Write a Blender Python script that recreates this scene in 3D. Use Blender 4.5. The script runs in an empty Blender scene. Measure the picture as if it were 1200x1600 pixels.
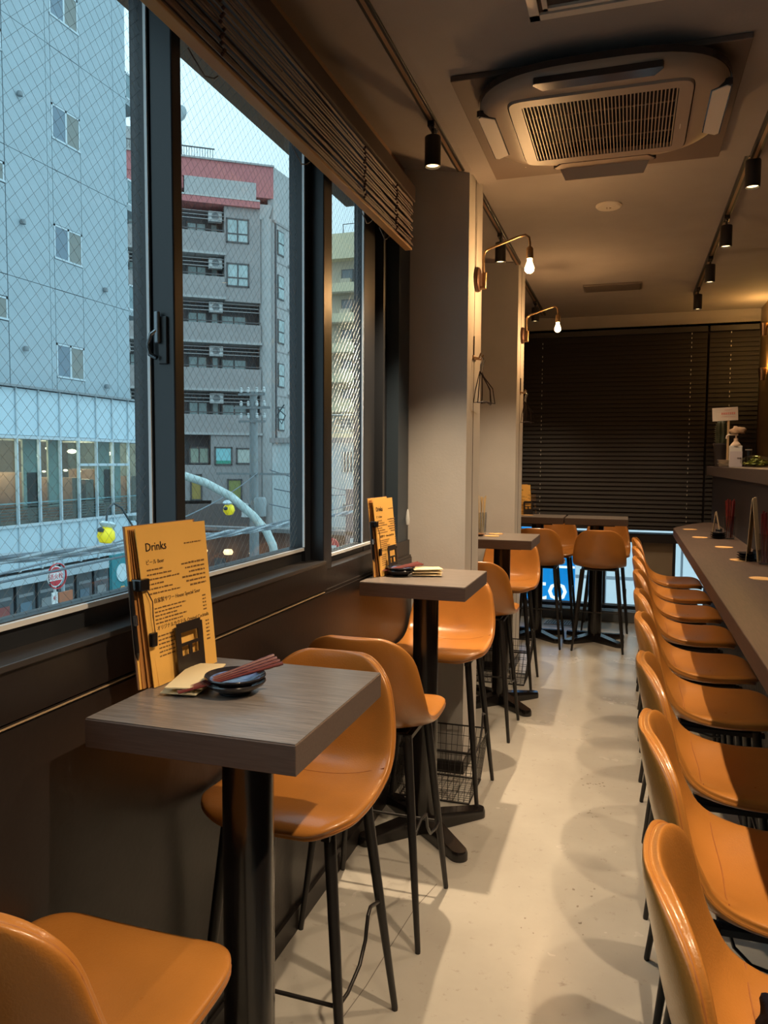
import bpy, bmesh, math, random
from mathutils import Vector, Matrix
random.seed(7)
PI = math.pi
SC = bpy.context.scene
COL = SC.collection

# ------------------------------------------------------------ camera
cam_d = bpy.data.cameras.new('camera'); cam = bpy.data.objects.new('camera', cam_d); COL.objects.link(cam)
cam_d.sensor_fit = 'VERTICAL'; cam_d.sensor_height = 32.0; cam_d.lens = 32.0 * 1200 / 1600
cam_d.clip_start = 0.02; cam_d.clip_end = 500
_R = ((0.95282223, 0.02571767, -0.30243744), (0.30347424, -0.06180415, 0.95083313), (0.00576133, -0.99775691, -0.06669302))
m = Matrix.Identity(4)
for i in range(3):                       # columns: camera right, camera up, camera back in room axes
    m[i][0] = _R[i][0]; m[i][1] = -_R[i][1]; m[i][2] = -_R[i][2]
m.translation = (0, 0, 1.47)
cam.matrix_world = m
SC.camera = cam

# ------------------------------------------------------------ view, sky
SC.view_settings.view_transform = 'Standard'; SC.view_settings.look = 'None'
SC.view_settings.gamma = 1.0; SC.view_settings.exposure = 0.12
SC.view_settings.use_curve_mapping = False
w = bpy.data.worlds.new('overcast_sky'); SC.world = w; w.use_nodes = True
nt = w.node_tree; nt.nodes.clear()
wo = nt.nodes.new('ShaderNodeOutputWorld'); bg = nt.nodes.new('ShaderNodeBackground')
tc = nt.nodes.new('ShaderNodeTexCoord'); sx = nt.nodes.new('ShaderNodeSeparateXYZ'); cr = nt.nodes.new('ShaderNodeValToRGB')
nt.links.new(tc.outputs['Generated'], sx.inputs[0]); nt.links.new(sx.outputs['Z'], cr.inputs[0])
cr.color_ramp.elements[0].position = 0.0; cr.color_ramp.elements[0].color = (0.52, 0.75, 0.84, 1)
cr.color_ramp.elements[1].position = 0.7; cr.color_ramp.elements[1].color = (0.50, 0.74, 0.86, 1)
nt.links.new(cr.outputs[0], bg.inputs[0]); mrw = nt.nodes.new('ShaderNodeMapRange'); mrw.inputs['To Min'].default_value = 1.30; mrw.inputs['To Max'].default_value = 2.4   # overcast: the zenith is brighter
nt.links.new(sx.outputs['Z'], mrw.inputs[0]); nt.links.new(mrw.outputs[0], bg.inputs[1])
nt.links.new(bg.outputs[0], wo.inputs[0])
SPOT_W = 130.0; SPOT_WR = 70.0; BULB_W = 9.0
WARM = (1.0, 0.75, 0.48)

# ------------------------------------------------------------ materials
MATS = {}
def mat(name, col=(0.5, 0.5, 0.5), rough=0.5, metal=0.0, emit=None, es=0.0, bump=0.0, bscale=40, var=0.0, vscale=6,
        coat=0.0, stretch=None, trans=0.0, spec=0.5, rvar=0.0):
    if name in MATS: return MATS[name]
    M = bpy.data.materials.new(name); M.use_nodes = True; n = M.node_tree; b = n.nodes['Principled BSDF']
    b.inputs['Base Color'].default_value = (*col, 1); b.inputs['Roughness'].default_value = rough
    b.inputs['Metallic'].default_value = metal; b.inputs['Coat Weight'].default_value = coat
    b.inputs['Coat Roughness'].default_value = 0.15
    b.inputs['Specular IOR Level'].default_value = spec
    b.inputs['Transmission Weight'].default_value = trans
    if emit: b.inputs['Emission Color'].default_value = (*emit, 1); b.inputs['Emission Strength'].default_value = es
    if bump or var or rvar:
        t = n.nodes.new('ShaderNodeTexCoord'); mp = n.nodes.new('ShaderNodeMapping'); n.links.new(t.outputs['Object'], mp.inputs[0])
        if stretch: mp.inputs['Scale'].default_value = stretch
    if bump:
        nz = n.nodes.new('ShaderNodeTexNoise'); nz.inputs['Scale'].default_value = bscale; nz.inputs['Detail'].default_value = 4
        bp = n.nodes.new('ShaderNodeBump'); bp.inputs['Strength'].default_value = bump; bp.inputs['Distance'].default_value = 0.002
        n.links.new(mp.outputs[0], nz.inputs[0]); n.links.new(nz.outputs[0], bp.inputs['Height']); n.links.new(bp.outputs[0], b.inputs['Normal'])
    if var:
        nz = n.nodes.new('ShaderNodeTexNoise'); nz.inputs['Scale'].default_value = vscale; nz.inputs['Detail'].default_value = 5
        rp = n.nodes.new('ShaderNodeValToRGB'); rp.color_ramp.elements[0].position = .3; rp.color_ramp.elements[1].position = .7
        rp.color_ramp.elements[0].color = (*[c * (1 - var) for c in col], 1); rp.color_ramp.elements[1].color = (*[min(1, c * (1 + var)) for c in col], 1)
        n.links.new(mp.outputs[0], nz.inputs[0]); n.links.new(nz.outputs[0], rp.inputs[0]); n.links.new(rp.outputs[0], b.inputs['Base Color'])
        if rvar:
            mr = n.nodes.new('ShaderNodeMapRange'); mr.inputs['To Min'].default_value = max(.02, rough - rvar); mr.inputs['To Max'].default_value = rough + rvar
            n.links.new(nz.outputs[0], mr.inputs[0]); n.links.new(mr.outputs[0], b.inputs['Roughness'])
    MATS[name] = M; return M

def glass_mat(name, tint=(1, 1, 1), ior=1.45, rough=0.0):
    if name in MATS: return MATS[name]
    M = bpy.data.materials.new(name); M.use_nodes = True; n = M.node_tree; n.nodes.clear()
    o = n.nodes.new('ShaderNodeOutputMaterial'); mx = n.nodes.new('ShaderNodeMixShader')
    t = n.nodes.new('ShaderNodeBsdfTransparent'); t.inputs[0].default_value = (*tint, 1)
    g = n.nodes.new('ShaderNodeBsdfGlossy'); g.inputs['Roughness'].default_value = rough
    lw = n.nodes.new('ShaderNodeLayerWeight'); lw.inputs[0].default_value = 0.5      # Schlick curve, the same from both sides
    pw_ = n.nodes.new('ShaderNodeMath'); pw_.operation = 'POWER'; pw_.inputs[1].default_value = 5.0
    f = n.nodes.new('ShaderNodeMath'); f.operation = 'MULTIPLY_ADD'; f0 = ((ior - 1) / (ior + 1)) ** 2; f.inputs[1].default_value = 1 - f0; f.inputs[2].default_value = f0
    n.links.new(lw.outputs['Facing'], pw_.inputs[0]); n.links.new(pw_.outputs[0], f.inputs[0])
    n.links.new(f.outputs[0], mx.inputs[0]); n.links.new(t.outputs[0], mx.inputs[1]); n.links.new(g.outputs[0], mx.inputs[2])
    n.links.new(mx.outputs[0], o.inputs[0]); MATS[name] = M; return M

leather = mat('tan_leather', (0.44, 0.172, 0.034), 0.30, bump=0.25, bscale=260, var=0.10, vscale=7, coat=0.35, rvar=0.06)
stitch = mat('leather_seam', (0.34, 0.12, 0.03), 0.5)
black_steel = mat('black_powder_coated_steel', (0.016, 0.014, 0.014), 0.38, bump=0.1, bscale=300)
gloss_black = mat('gloss_black_paint', (0.012, 0.010, 0.010), 0.22, coat=0.4)
walnut = mat('dark_ash_laminate', (0.19, 0.160, 0.142), 0.30, bump=0.15, bscale=9, var=0.28, vscale=7, stretch=(2.0, 30, 30))
walnut_edge = mat('laminate_edge', (0.100, 0.070, 0.058), 0.5, var=0.15, vscale=8, stretch=(2, 30, 30))
counter_m = mat('dark_walnut_counter', (0.070, 0.041, 0.029), 0.45, bump=0.15, bscale=8, var=0.25, vscale=6, stretch=(30, 2, 30))
black_wall = mat('black_wall_paint', (0.022, 0.017, 0.016), 0.36, bump=0.2, bscale=60)
frame_m = mat('dark_bronze_aluminium', (0.024, 0.027, 0.033), 0.36)
plaster = mat('taupe_plaster', (0.50, 0.475, 0.45), 0.78, bump=0.25, bscale=90, var=0.04)
ceil_m = mat('taupe_ceiling_paper', (0.30, 0.265, 0.25), 0.85, bump=0.3, bscale=120, var=0.04)
strip_m = mat('brown_wall_strip', (0.30, 0.19, 0.12), 0.7)
chrome = mat('chrome', (0.75, 0.75, 0.75), 0.15, metal=1.0)
brass = mat('aged_brass', (0.36, 0.23, 0.13), 0.34, metal=1.0)
cream = mat('cream_plastic', (0.62, 0.55, 0.47), 0.4)
bronze = mat('bronze_plastic', (0.34, 0.25, 0.18), 0.42)
darkplas = mat('dark_glossy_plastic', (0.03, 0.022, 0.02), 0.18)
kraft = mat('kraft_paper', (0.86, 0.48, 0.11), 0.8, bump=0.1, bscale=400, var=0.05)
ink = mat('brown_ink', (0.05, 0.02, 0.01), 0.9)
napkin = mat('cream_paper_towel', (0.80, 0.66, 0.40), 0.8)
lacquer = mat('red_lacquer', (0.13, 0.010, 0.008), 0.4)
ceramic = mat('black_ceramic', (0.02, 0.018, 0.022), 0.18, coat=0.5)
blueglaze = mat('blue_white_glaze', (0.10, 0.16, 0.35), 0.15, var=0.9, vscale=45)
coaster_m = mat('tan_coaster_card', (0.62, 0.36, 0.14), 0.8)
wire_m = mat('window_wire', (0.30, 0.33, 0.34), 0.4, metal=0.6)
glass = glass_mat('window_glass', (0.975, 0.99, 0.99))
tumbler = glass_mat('tumbler_glass', (0.86, 0.88, 0.90), 1.5)
white_m = mat('white_plastic', (0.72, 0.70, 0.68), 0.5)
slat_m = mat('black_blind_slat', (0.013, 0.009, 0.009), 0.6)
bamboo = mat('bamboo_splint', (0.125, 0.072, 0.058), 0.55, var=0.35, vscale=30, stretch=(1, 2, 60))
sashlight = mat('bright_sash_edge', (0.85, 0.87, 0.9), 0.35)

# ------------------------------------------------------------ mesh helpers
class MB:
    def __init__(s): s.b = bmesh.new()
    def box(s, x0, x1, y0, y1, z0, z1, bev=0.0):
        n0 = len(s.b.verts)
        r = bmesh.ops.create_cube(s.b, size=1.0)
        c = Vector(((x0 + x1) / 2, (y0 + y1) / 2, (z0 + z1) / 2)); d = (abs(x1 - x0), abs(y1 - y0), abs(z1 - z0))
        for v in r['verts']: v.co = Vector((v.co.x * d[0], v.co.y * d[1], v.co.z * d[2])) + c
        if bev:
            es = list({e for v in r['verts'] for e in v.link_edges})
            bmesh.ops.bevel(s.b, geom=es, offset=bev, segments=2, affect='EDGES', profile=0.5)
        return s
    def hexa(s, p):          # 8 points: bottom 4, top 4
        v = [s.b.verts.new(q) for q in p]
        for f in ((3, 2, 1, 0), (4, 5, 6, 7), (0, 1, 5, 4), (1, 2, 6, 5), (2, 3, 7, 6), (3, 0, 4, 7)): s.b.faces.new([v[i] for i in f])
        return s
    def tube(s, pts, r, n=8, cap=True, rs=None):
        pts = [Vector(p) for p in pts]; rings = []
        up = Vector((0.0123, 0.0321, 1))
        for i, p in enumerate(pts):
            if i == 0: d = pts[1] - p
            elif i == len(pts) - 1: d = p - pts[i - 1]
            else: d = (pts[i + 1] - p).normalized() + (p - pts[i - 1]).normalized()
            d.normalize()
            a = d.cross(up)
            if a.length < 0.05: a = d.cross(Vector((1, 0, 0)))
            a.normalize(); c = a.cross(d).normalized()
            if rings and a.dot(la) < 0: a = -a; c = -c
            la = a
            rr = rs[i] if rs else r
            rings.append([s.b.verts.new(p + (a * math.cos(2 * PI * k / n) + c * math.sin(2 * PI * k / n)) * rr) for k in range(n)])
        for i in range(len(rings) - 1):
            for k in range(n):
                s.b.faces.new((rings[i][k], rings[i][(k + 1) % n], rings[i + 1][(k + 1) % n], rings[i + 1][k]))
        if cap:
            s.b.faces.new(rings[0][::-1]); s.b.faces.new(rings[-1])
        return s
    def lathe(s, prof, n=24, c=(0, 0, 0), ax='z'):
        rings = []
        for r, h in prof:
            if r < 1e-6: r = 1e-5
            ring = []
            for k in range(n):
                a = 2 * PI * k / n; x, y = r * math.cos(a), r * math.sin(a)
                p = {'z': (x, y, h), 'x': (h, x, y), 'y': (x, h, y)}[ax]
                ring.append(s.b.verts.new((p[0] + c[0], p[1] + c[1], p[2] + c[2])))
            rings.append(ring)
        for i in range(len(rings) - 1):
            for k in range(n): s.b.faces.new((rings[i][k], rings[i][(k + 1) % n], rings[i + 1][(k + 1) % n], rings[i + 1][k]))
        return s
    def cyl(s, c, r, h, n=24): return s.lathe([(0, 0), (r, 0), (r, h), (0, h)], n, c)
    def prism(s, pts, z0, z1, ax='z'):
        def P(a, b, h): return {'z': (a, b, h), 'x': (h, a, b), 'y': (a, h, b)}[ax]
        lo = [s.b.verts.new(P(a, b, z0)) for a, b in pts]; hi = [s.b.verts.new(P(a, b, z1)) for a, b in pts]
        n = len(pts); s.b.faces.new(lo[::-1]); s.b.faces.new(hi)
        for i in range(n): s.b.faces.new((lo[i], lo[(i + 1) % n], hi[(i + 1) % n], hi[i]))
        return s
    def build(s, name, m, parent=None, smooth=None, loc=None, rot=None, bevel=0):
        bmesh.ops.recalc_face_normals(s.b, faces=s.b.faces[:])
        me = bpy.data.meshes.new(name); s.b.to_mesh(me); s.b.free()
        me.materials.append(m)
        if smooth is not None:
            for p in me.polygons: p.use_smooth = True
            if smooth < 3: me.set_sharp_from_angle(angle=smooth)
        o = bpy.data.objects.new(name, me); COL.objects.link(o)
        if parent: o.parent = parent
        if loc: o.location = loc
        if rot: o.rotation_euler = rot
        if bevel:
            md = o.modifiers.new('bevel', 'BEVEL'); md.width = bevel; md.segments = 2; md.limit_method = 'ANGLE'
        return o

def empty(name, loc=(0, 0, 0), rz=0):
    o = bpy.data.objects.new(name, None); COL.objects.link(o); o.location = loc; o.rotation_euler = (0, 0, rz); o.empty_display_size = 0.1; return o
def tag(o, label=None, cat=None, group=None, kind=None):
    if label: o['label'] = label
    if cat: o['category'] = cat
    if group: o['group'] = group
    if kind: o['kind'] = kind
    return o
def copy_tree(o, parent=None):
    c = o.copy(); COL.objects.link(c); c.parent = parent
    for ch in list(o.children): copy_tree(ch, c)
    return c
def struct(o): o['kind'] = 'structure'; return o
def text_mesh(s, size, extr=0.0003, ax='c'):
    cu = bpy.data.curves.new('lettering', 'FONT'); cu.body = s; cu.size = size; cu.extrude = extr; cu.resolution_u = 2
    cu.align_x = 'LEFT' if ax == 'l' else 'CENTER'
    o = bpy.data.objects.new('lettering_tmp', cu); COL.objects.link(o)
    dg = bpy.context.evaluated_depsgraph_get(); me = bpy.data.meshes.new_from_object(o.evaluated_get(dg))
    bpy.data.objects.remove(o); return me
def text(name, s, size, m, parent, M, extr=0.0003, ax='c'):
    me = text_mesh(s, size, extr, ax); me.materials.clear(); me.materials.append(m)
    o = bpy.data.objects.new(name, me); COL.objects.link(o); o.parent = parent
    o.matrix_local = M; return o
def basis(org, xd, yd):
    xd = Vector(xd).normalized(); yd = Vector(yd); yd = (yd - xd * yd.dot(xd)).normalized(); zd = xd.cross(yd)
    M = Matrix.Identity(4)
    for i in range(3): M[i][0] = xd[i]; M[i][1] = yd[i]; M[i][2] = zd[i]
    M.translation = Vector(org); return M

# ============================================================ ROOM SHELL
XL = -0.965      # room face of the window wall
YE = 7.42        # end wall
ZC1, ZC2 = 2.755, 2.81
# floor
fm = bpy.data.materials.new('polished_mortar_floor'); fm.use_nodes = True; n = fm.node_tree; b = n.nodes['Principled BSDF']
t = n.nodes.new('ShaderNodeTexCoord')
def noise(scale, detail=5, rough=.6):
    z = n.nodes.new('ShaderNodeTexNoise'); z.inputs['Scale'].default_value = scale; z.inputs['Detail'].default_value = detail; z.inputs['Roughness'].default_value = rough
    n.links.new(t.outputs['Object'], z.inputs[0]); return z
n1 = noise(1.6); r1 = n.nodes.new('ShaderNodeValToRGB'); n.links.new(n1.outputs[0], r1.inputs[0])
r1.color_ramp.elements[0].position = .3; r1.color_ramp.elements[0].color = (0.40, 0.375, 0.335, 1)
r1.color_ramp.elements[1].position = .7; r1.color_ramp.elements[1].color = (0.50, 0.475, 0.43, 1)
n2 = noise(26, 6, .7); r2 = n.nodes.new('ShaderNodeValToRGB'); n.links.new(n2.outputs[0], r2.inputs[0])
r2.color_ramp.elements[0].position = .25; r2.color_ramp.elements[0].color = (.55, .5, .45, 1); r2.color_ramp.elements[1].position = .40; r2.color_ramp.elements[1].color = (1, 1, 1, 1)
mx = n.nodes.new('ShaderNodeMix'); mx.data_type = 'RGBA'; mx.blend_type = 'MULTIPLY'; mx.inputs[0].default_value = .8
n.links.new(r1.outputs[0], mx.inputs['A']); n.links.new(r2.outputs[0], mx.inputs['B']); n.links.new(mx.outputs['Result'], b.inputs['Base Color'])
mr = n.nodes.new('ShaderNodeMapRange'); mr.inputs['To Min'].default_value = .17; mr.inputs['To Max'].default_value = .34; n.links.new(n1.outputs[0], mr.inputs[0]); n.links.new(mr.outputs[0], b.inputs['Roughness'])
n3 = noise(60, 3); bp = n.nodes.new('ShaderNodeBump'); bp.inputs['Strength'].default_value = .06; bp.inputs['Distance'].default_value = .002
n.links.new(n3.outputs[0], bp.inputs['Height']); n.links.new(bp.outputs[0], b.inputs['Normal'])
struct(MB().box(-1.3, 1.3, -2.2, YE + .3, -.15, 0).build('floor', fm))
FLO = bpy.data.objects['floor']
# hairline joint and scuffs that the mortar really has
crk = mat('floor_joint', (0.16, 0.14, 0.12), 0.8)
g = MB(); pts = [(-.72, 1.55), (-.665, 1.95), (-.655, 2.1), (-.635, 2.35), (-.60, 2.52)]
for a, c in zip(pts, pts[1:]):
    g.hexa([(a[0] - .0012, a[1], 0.0002), (a[0] + .0012, a[1], 0.0002), (c[0] + .0012, c[1], 0.0002), (c[0] - .0012, c[1], 0.0002),
            (a[0] - .0012, a[1], 0.0006), (a[0] + .0012, a[1], 0.0006), (c[0] + .0012, c[1], 0.0006), (c[0] - .0012, c[1], 0.0006)])
o = g.build('floor_crack', crk, FLO)
g = MB()
for cx, cy, nn, sp in ((-.30, 1.72, 26, .05), (-.29, 1.80, 10, .02), (-.10, 3.55, 16, .12), (-.12, 3.25, 8, .10), (-.25, 2.35, 5, .10), (-.16, 2.6, 5, .12)):
    for k in range(nn):
        a = random.uniform(0, 2 * PI); d = abs(random.gauss(0, sp)); s = random.uniform(.002, .006)
        x, y = cx + d * math.cos(a), cy + d * math.sin(a) * .8
        ph = [(x + s * math.cos(q * PI / 3) * random.uniform(.5, 1.4), y + s * math.sin(q * PI / 3) * random.uniform(.5, 1.6)) for q in range(6)]
        g.prism(ph, .0002, .0005)
o = g.build('scuff', mat('floor_scuff', (0.22, 0.19, 0.155), 0.8), FLO); o['kind'] = 'stuff'

# ceiling, near (lower) and far (5 cm higher) and the raised strip by the window
g = MB(); g.box(-.70, 1.3, -2.2, 3.62, ZC1, ZC1 + .2); g.box(-.70, 1.3, 3.62, YE + .3, ZC2, ZC2 + .15)
g.hexa([(-1.3, -2.2, 2.85), (-.70, -2.2, ZC1), (-.70, 3.5, ZC1), (-1.3, 3.5, 2.85), (-1.3, -2.2, 3.0), (-.70, -2.2, 3.0), (-.70, 3.5, 3.0), (-1.3, 3.5, 3.0)])
g.hexa([(-1.3, 3.5, 2.84), (-.70, 3.5, ZC2), (-.70, YE + .3, ZC2), (-1.3, YE + .3, 2.84), (-1.3, 3.5, 3.0), (-.70, 3.5, 3.0), (-.70, YE + .3, 3.0), (-1.3, YE + .3, 3.0)])
struct(g.build('ceiling', ceil_m))

# window wall: lower wall, wall over the windows, posts, frames
g = MB(); g.box(-1.15, XL, -2.2, 3.47, 0, 1.02); g.box(-1.15, XL - .004, -2.2, 3.47, 1.02, 1.03)
g.box(-1.15, XL, -2.2, 2.40, 1.034, 1.122); g.box(-1.15, XL - .012, 2.40, 3.47, 1.03, 1.10)
struct(g.build('wall_left', black_wall))
WL = bpy.data.objects['wall_left']
MB().box(XL - .002, XL + .0015, -2.2, 2.38, 1.0255, 1.0275).build('panel_joint', mat('joint_highlight', (0.5, 0.36, 0.22), 0.35), WL)  # highlight along the panel joint, put in as a pale line
struct(MB().box(-1.15, XL + .008, -2.2, 2.378, 1.122, 1.134, .002).build('trim_1', mat('ledge_paint', (0.05, 0.045, 0.045), 0.3)))
g = MB(); g.box(-1.3, -1.015, -2.2, 3.47, 2.66, 2.92)
struct(g.build('wall_upper_left', strip_m))
g = MB(); g.box(-1.10, -.975, -2.2, 3.47, 2.61, 2.66)
struct(g.build('trim_2', frame_m))
struct(MB().box(XL, XL + .012, -2.2, 3.3, 0, .07).build('baseboard_left', mat('baseboard_paint', (0.02, 0.016, 0.015), .4)))
# wall beside pillars and between them (behind stools)
g = MB(); g.box(-1.15, -1.0, 3.80, 5.32, 0, 2.9); g.box(-1.15, -.97, 5.65, YE, 0, 2.9)
struct(g.build('wall_left_far', black_wall))

def window(nm, y0, y1, zb, xg, sw_, xs):
    r = empty(nm, (0, 0, 0)); struct(r)
    g = MB(); g.box(xg - .02, xg + .02, y0, y1, 1.10, zb); g.box(xg - .02, xg + .02, y0, y1, 2.60, 2.66)
    g.box(xg - .02, xg + .02, y0 - .01, y0 + .012, 1.10, 2.62)
    g.box(xg - .022, xs, y1, y1 + sw_, 1.10, 2.62)
    g.build('sash_frame', frame_m, r)
    MB().box(xs - .009, xs - .002, y1 - .003, y1 - .0002, zb, 2.60).build('lit_sash_edge', sashlight, r)  # lit edge of the sash, its brightness put into a pale strip
    MB().box(xg - .003, xg + .003, y0, y1, zb, 2.60).build('pane', glass, r)
    MB().box(xg + .020, xg + .030, y0, y1 + .1, zb - .012, zb - .002).build('bead', sashlight, r)
    g = MB(); W = y1 - y0; Hh = 2.60 - zb; p = .030; rr = .0003
    k = -Hh
    while k < W:                                   # 45 degree wires both ways, clipped to the pane
        a0, a1 = max(0, k), min(W, k + Hh)
        if a1 > a0:
            g.tube([(xg + .004, y0 + a0, zb + (a0 - k)), (xg + .004, y0 + a1, zb + (a1 - k))], rr, 3)
            g.tube([(xg + .004, y0 + a0, zb + Hh - (a0 - k)), (xg + .004, y0 + a1, zb + Hh - (a1 - k))], rr, 3)
        k += p
    o = g.build('wire_mesh', wire_m, r); o['kind'] = 'stuff'
    return r
window('unseen_window_4', -2.1, -.50, 1.185, -1.05, .05, -1.026)  # unseen window behind the camera, added to let in more daylight
window('window_1', -.40, 1.500, 1.185, -1.05, .10, -1.026)
window('window_2', 1.62, 2.336, 1.182, -1.05, .045, -1.016)
window('window_3', 2.50, 2.955, 1.135, -1.05, .135, -1.028)
# posts between the windows
def post(nm, y0, y1, xo=-1.10):
    return struct(MB().box(xo, XL - .003, y0, y1, 1.10, 2.66, .003).build(nm, frame_m))
post('trim_12', -.47, -.42); post('trim_3', 1.503, 1.541, -1.0245); post('trim_4', 2.379, 2.453, -1.018)
struct(MB().box(-1.10, -1.02, 1.541, 1.62, 1.10, 2.66).build('trim_5', frame_m)); struct(MB().box(-1.10, -1.02, 2.453, 2.50, 1.10, 2.66).build('trim_6', frame_m))
struct(MB().box(-1.10, -1.04, 3.10, 3.30, 1.10, 2.66).build('trim_7', frame_m))
struct(MB().box(-1.10, -1.00, 3.12, 3.145, 1.10, 2.66).build('trim_8', frame_m))
struct(MB().box(-1.15, -.985, 3.30, 3.47, 1.03, 2.66).build('trim_9', mat('slate_panel_paint', (0.035, 0.052, 0.072), .4)))
# crescent window lock on the first post
r = empty('window_lock', (-1.000, 1.5025, 1.737)); tag(r, 'dark crescent sash lock on the post between the left and middle windows', 'window lock')
MB().box(-.006, .016, -.006, 0, -.055, .050, .002).build('backplate', mat('lock_plate', (.02, .022, .026), .4), r)
MB().box(-.010, .001, -.016, -.006, -.010, .060, .003).build('lever', mat('grey_metal', (.22, .25, .28), .35, metal=.5), r)
g = MB(); g.tube([(-.006, -.012, .018), (-.018, -.014, .010), (-.026, -.014, -.012), (-.022, -.014, -.034), (-.006, -.012, -.042)], .0055, 8); g.build('latch', mat('lock_chrome', (.3, .32, .34), .2, metal=1.0), r, .8)
# pillars
def pillar(nm, xr, y0, y1, zc, xl=-1.25):
    r = MB().box(xl, xr, y0, y1, 0, zc).build(nm, plaster); struct(r)
    mid = y0 + (y1 - y0) * .45
    MB().box(xr - .001, xr + .0012, mid, mid + .006, 0, zc).build('groove', mat('groove_shadow', (0.07, 0.05, 0.04), .9), r)
    MB().box(xl + .1, xr + .008, y0 - .008, y1 + .004, 0, .06).build('skirting', MATS['baseboard_paint'], r)
    return r
pillar('pillar_near', -.712, 3.475, 3.80, 2.86); pillar('pillar_far', -.745, 5.32, 5.66, 2.86)

# end wall with low windows, sill and blinds
wall_d = mat('end_wall_paint', (0.13, 0.10, 0.085), 0.7)
struct(MB().box(-1.3, 1.3, YE + .02, YE + .16, 2.66, 2.95).build('wall_far', ceil_m))
g = MB(); g.box(-1.3, 1.3, YE - .03, YE + .16, .735, .815); g.box(-1.3, 1.3, YE + .02, YE + .16, .86, 2.70); g.box(.65, 1.3, YE + .02, YE + .16, .80, .9)
struct(g.build('wall_far_band', slat_m))
struct(MB().box(.135, .40, YE + .02, YE + .10, 0, .735).build('wall_far_panel', mat('beige_panel', (0.30, 0.23, 0.16), .7)))
struct(MB().box(.70, 1.3, YE + .02, YE + .16, 0, .735).build('wall_far_corner', black_wall))
g = MB(); g.box(.40, .425, YE, YE + .1, 0, .74); g.box(.115, .14, YE, YE + .1, 0, .74); g.box(-.245, -.185, YE + .02, YE + .1, .12, .74); g.box(-1.0, .14, YE, YE + .1, .10, .135); g.box(.425, .70, YE, YE + .1, .10, .13)
struct(g.build('trim_10', frame_m))
def lowwin(nm, x0, x1):
    r = empty(nm); struct(r); MB().box(x0, x1, YE + .05, YE + .058, .13, .735).build('pane', glass, r); return r
lowwin('window_7', -1.0, -.245); lowwin('window_5', -.185, .115); lowwin('window_6', .425, .70)
struct(MB().box(-1.0, 1.06, YE - .12, YE, 0, .10, .004).build('trim_11', mat('grey_sill', (.16, .17, .18), .5)))
r = empty('floor_vent', (-.55, 7.10, 0)); tag(r, 'grey slotted floor vent below the low end window', 'floor vent')
MB().box(-.15, .11, -.09, .09, 0, .006).build('plate', mat('vent_grey', (.30, .31, .32), .4, metal=.5), r)
for k in range(11):
    o = MB().hexa([(-.14 + k * .022, -.07, .006), (-.13 + k * .022, -.07, .006), (-.115 + k * .022, .07, .006), (-.125 + k * .022, .07, .006),
               (-.14 + k * .022, -.07, .009), (-.13 + k * .022, -.07, .009), (-.115 + k * .022, .07, .009), (-.125 + k * .022, .07, .009)]).build('slot', mat('slot_dark', (.03, .03, .03), .6), r)
# right and back walls
struct(MB().box(1.06, 1.2, -2.2, YE + .1, 0, 2.85).build('wall_right', mat('brown_gloss_wall', (0.20, 0.13, 0.06), 0.3, var=.3, vscale=12)))
struct(MB().box(-1.3, 1.3, -2.3, -2.18, 0, 2.95).build('wall_back', plaster))

# ---- venetian blinds at the end
def venetian(x0, x1, label, cords):
    r = empty('venetian_blind', ((x0 + x1) / 2, YE - .035, 0)); tag(r, label, 'blind', 'black slatted blinds over the end windows')
    h = (x1 - x0) / 2; z0, z1 = .862, 2.665
    MB().box(-h, h, -.025, .03, z1 - .045, z1).build('headrail', slat_m, r)
    MB().box(-h, h, -.02, .02, z0 - .012, z0 + .006).build('bottom_rail', slat_m, r)
    N = 44; st = (z1 - .05 - z0 - .01) / N
    me = MB().hexa([(-h, -.026, -.012), (h, -.026, -.012), (h, .026, .012), (-h, .026, .012), (-h, -.027, -.0105), (h, -.027, -.0105), (h, .025, .0135), (-h, .025, .0135)])
    a = me.build('slat', slat_m, r, rot=(math.radians(44), 0, 0)); a.location = (0, 0, z0 + .02)
    for k in range(1, N):
        c = a.copy(); COL.objects.link(c); c.location = (0, 0, z0 + .02 + k * st)
    for cx in cords:
        g = MB()
        for k in range(N):
            if (k * 7 + int(cx * 31)) % 11 < 8: g.box(cx - .003, cx + .003, -.0275, -.0265, z0 + .03 + k * st, z0 + .03 + k * st + .016)
        o = g.build('cord_slit_light', mat('painted_slit_glow', (.50, .46, .42), .7), r); o['kind'] = 'stuff'  # pale dashes painted for daylight showing through the cord holes
    return r
venetian(-1.0, .63, 'wide black slatted blind behind the two end tables', (-.795 + 1.0 - .815, .50 - (-.185)))
venetian(.65, 1.05, 'narrow black slatted blind in the right corner above the counter end', (-.03,))

# ============================================================ BAMBOO BLIND over the windows
r = empty('bamboo_blind', (-.955, 1.3, 2.38)); tag(r, 'raised brown bamboo roll-up blind hanging across the top of the street windows', 'blind')
L0, L1 = -3.4, 1.99
MB().box(-.01, .045, L0, L1, .205, .275, .006).build('headrail', mat('blind_rail_brown', (0.055, 0.035, 0.03), .5), r)
MB().box(.004, .036, L0, L1 - .02, .0, .010, .002).build('bottom_rail', mat('pale_bamboo', (.45, .27, .12), .5), r)
g = MB()
for k in range(27):
    z = .014 + k * .0071; x = .030 + .006 * math.sin(k * 1.3) + random.uniform(-.002, .002)
    y = L0
    while y < L1 - .02:
        d = random.uniform(.5, .9); y2 = min(L1 - .015, y + d)
        g.tube([(x, y, z + random.uniform(-.0015, .0015)), (x + random.uniform(-.003, .003), (y + y2) / 2, z + random.uniform(-.003, .003)), (x, y2, z + random.uniform(-.0015, .0015))], .0033, 5)
        y = y2
o = g.build('bamboo_splints', bamboo, r, .7); o['kind'] = 'stuff'
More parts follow.
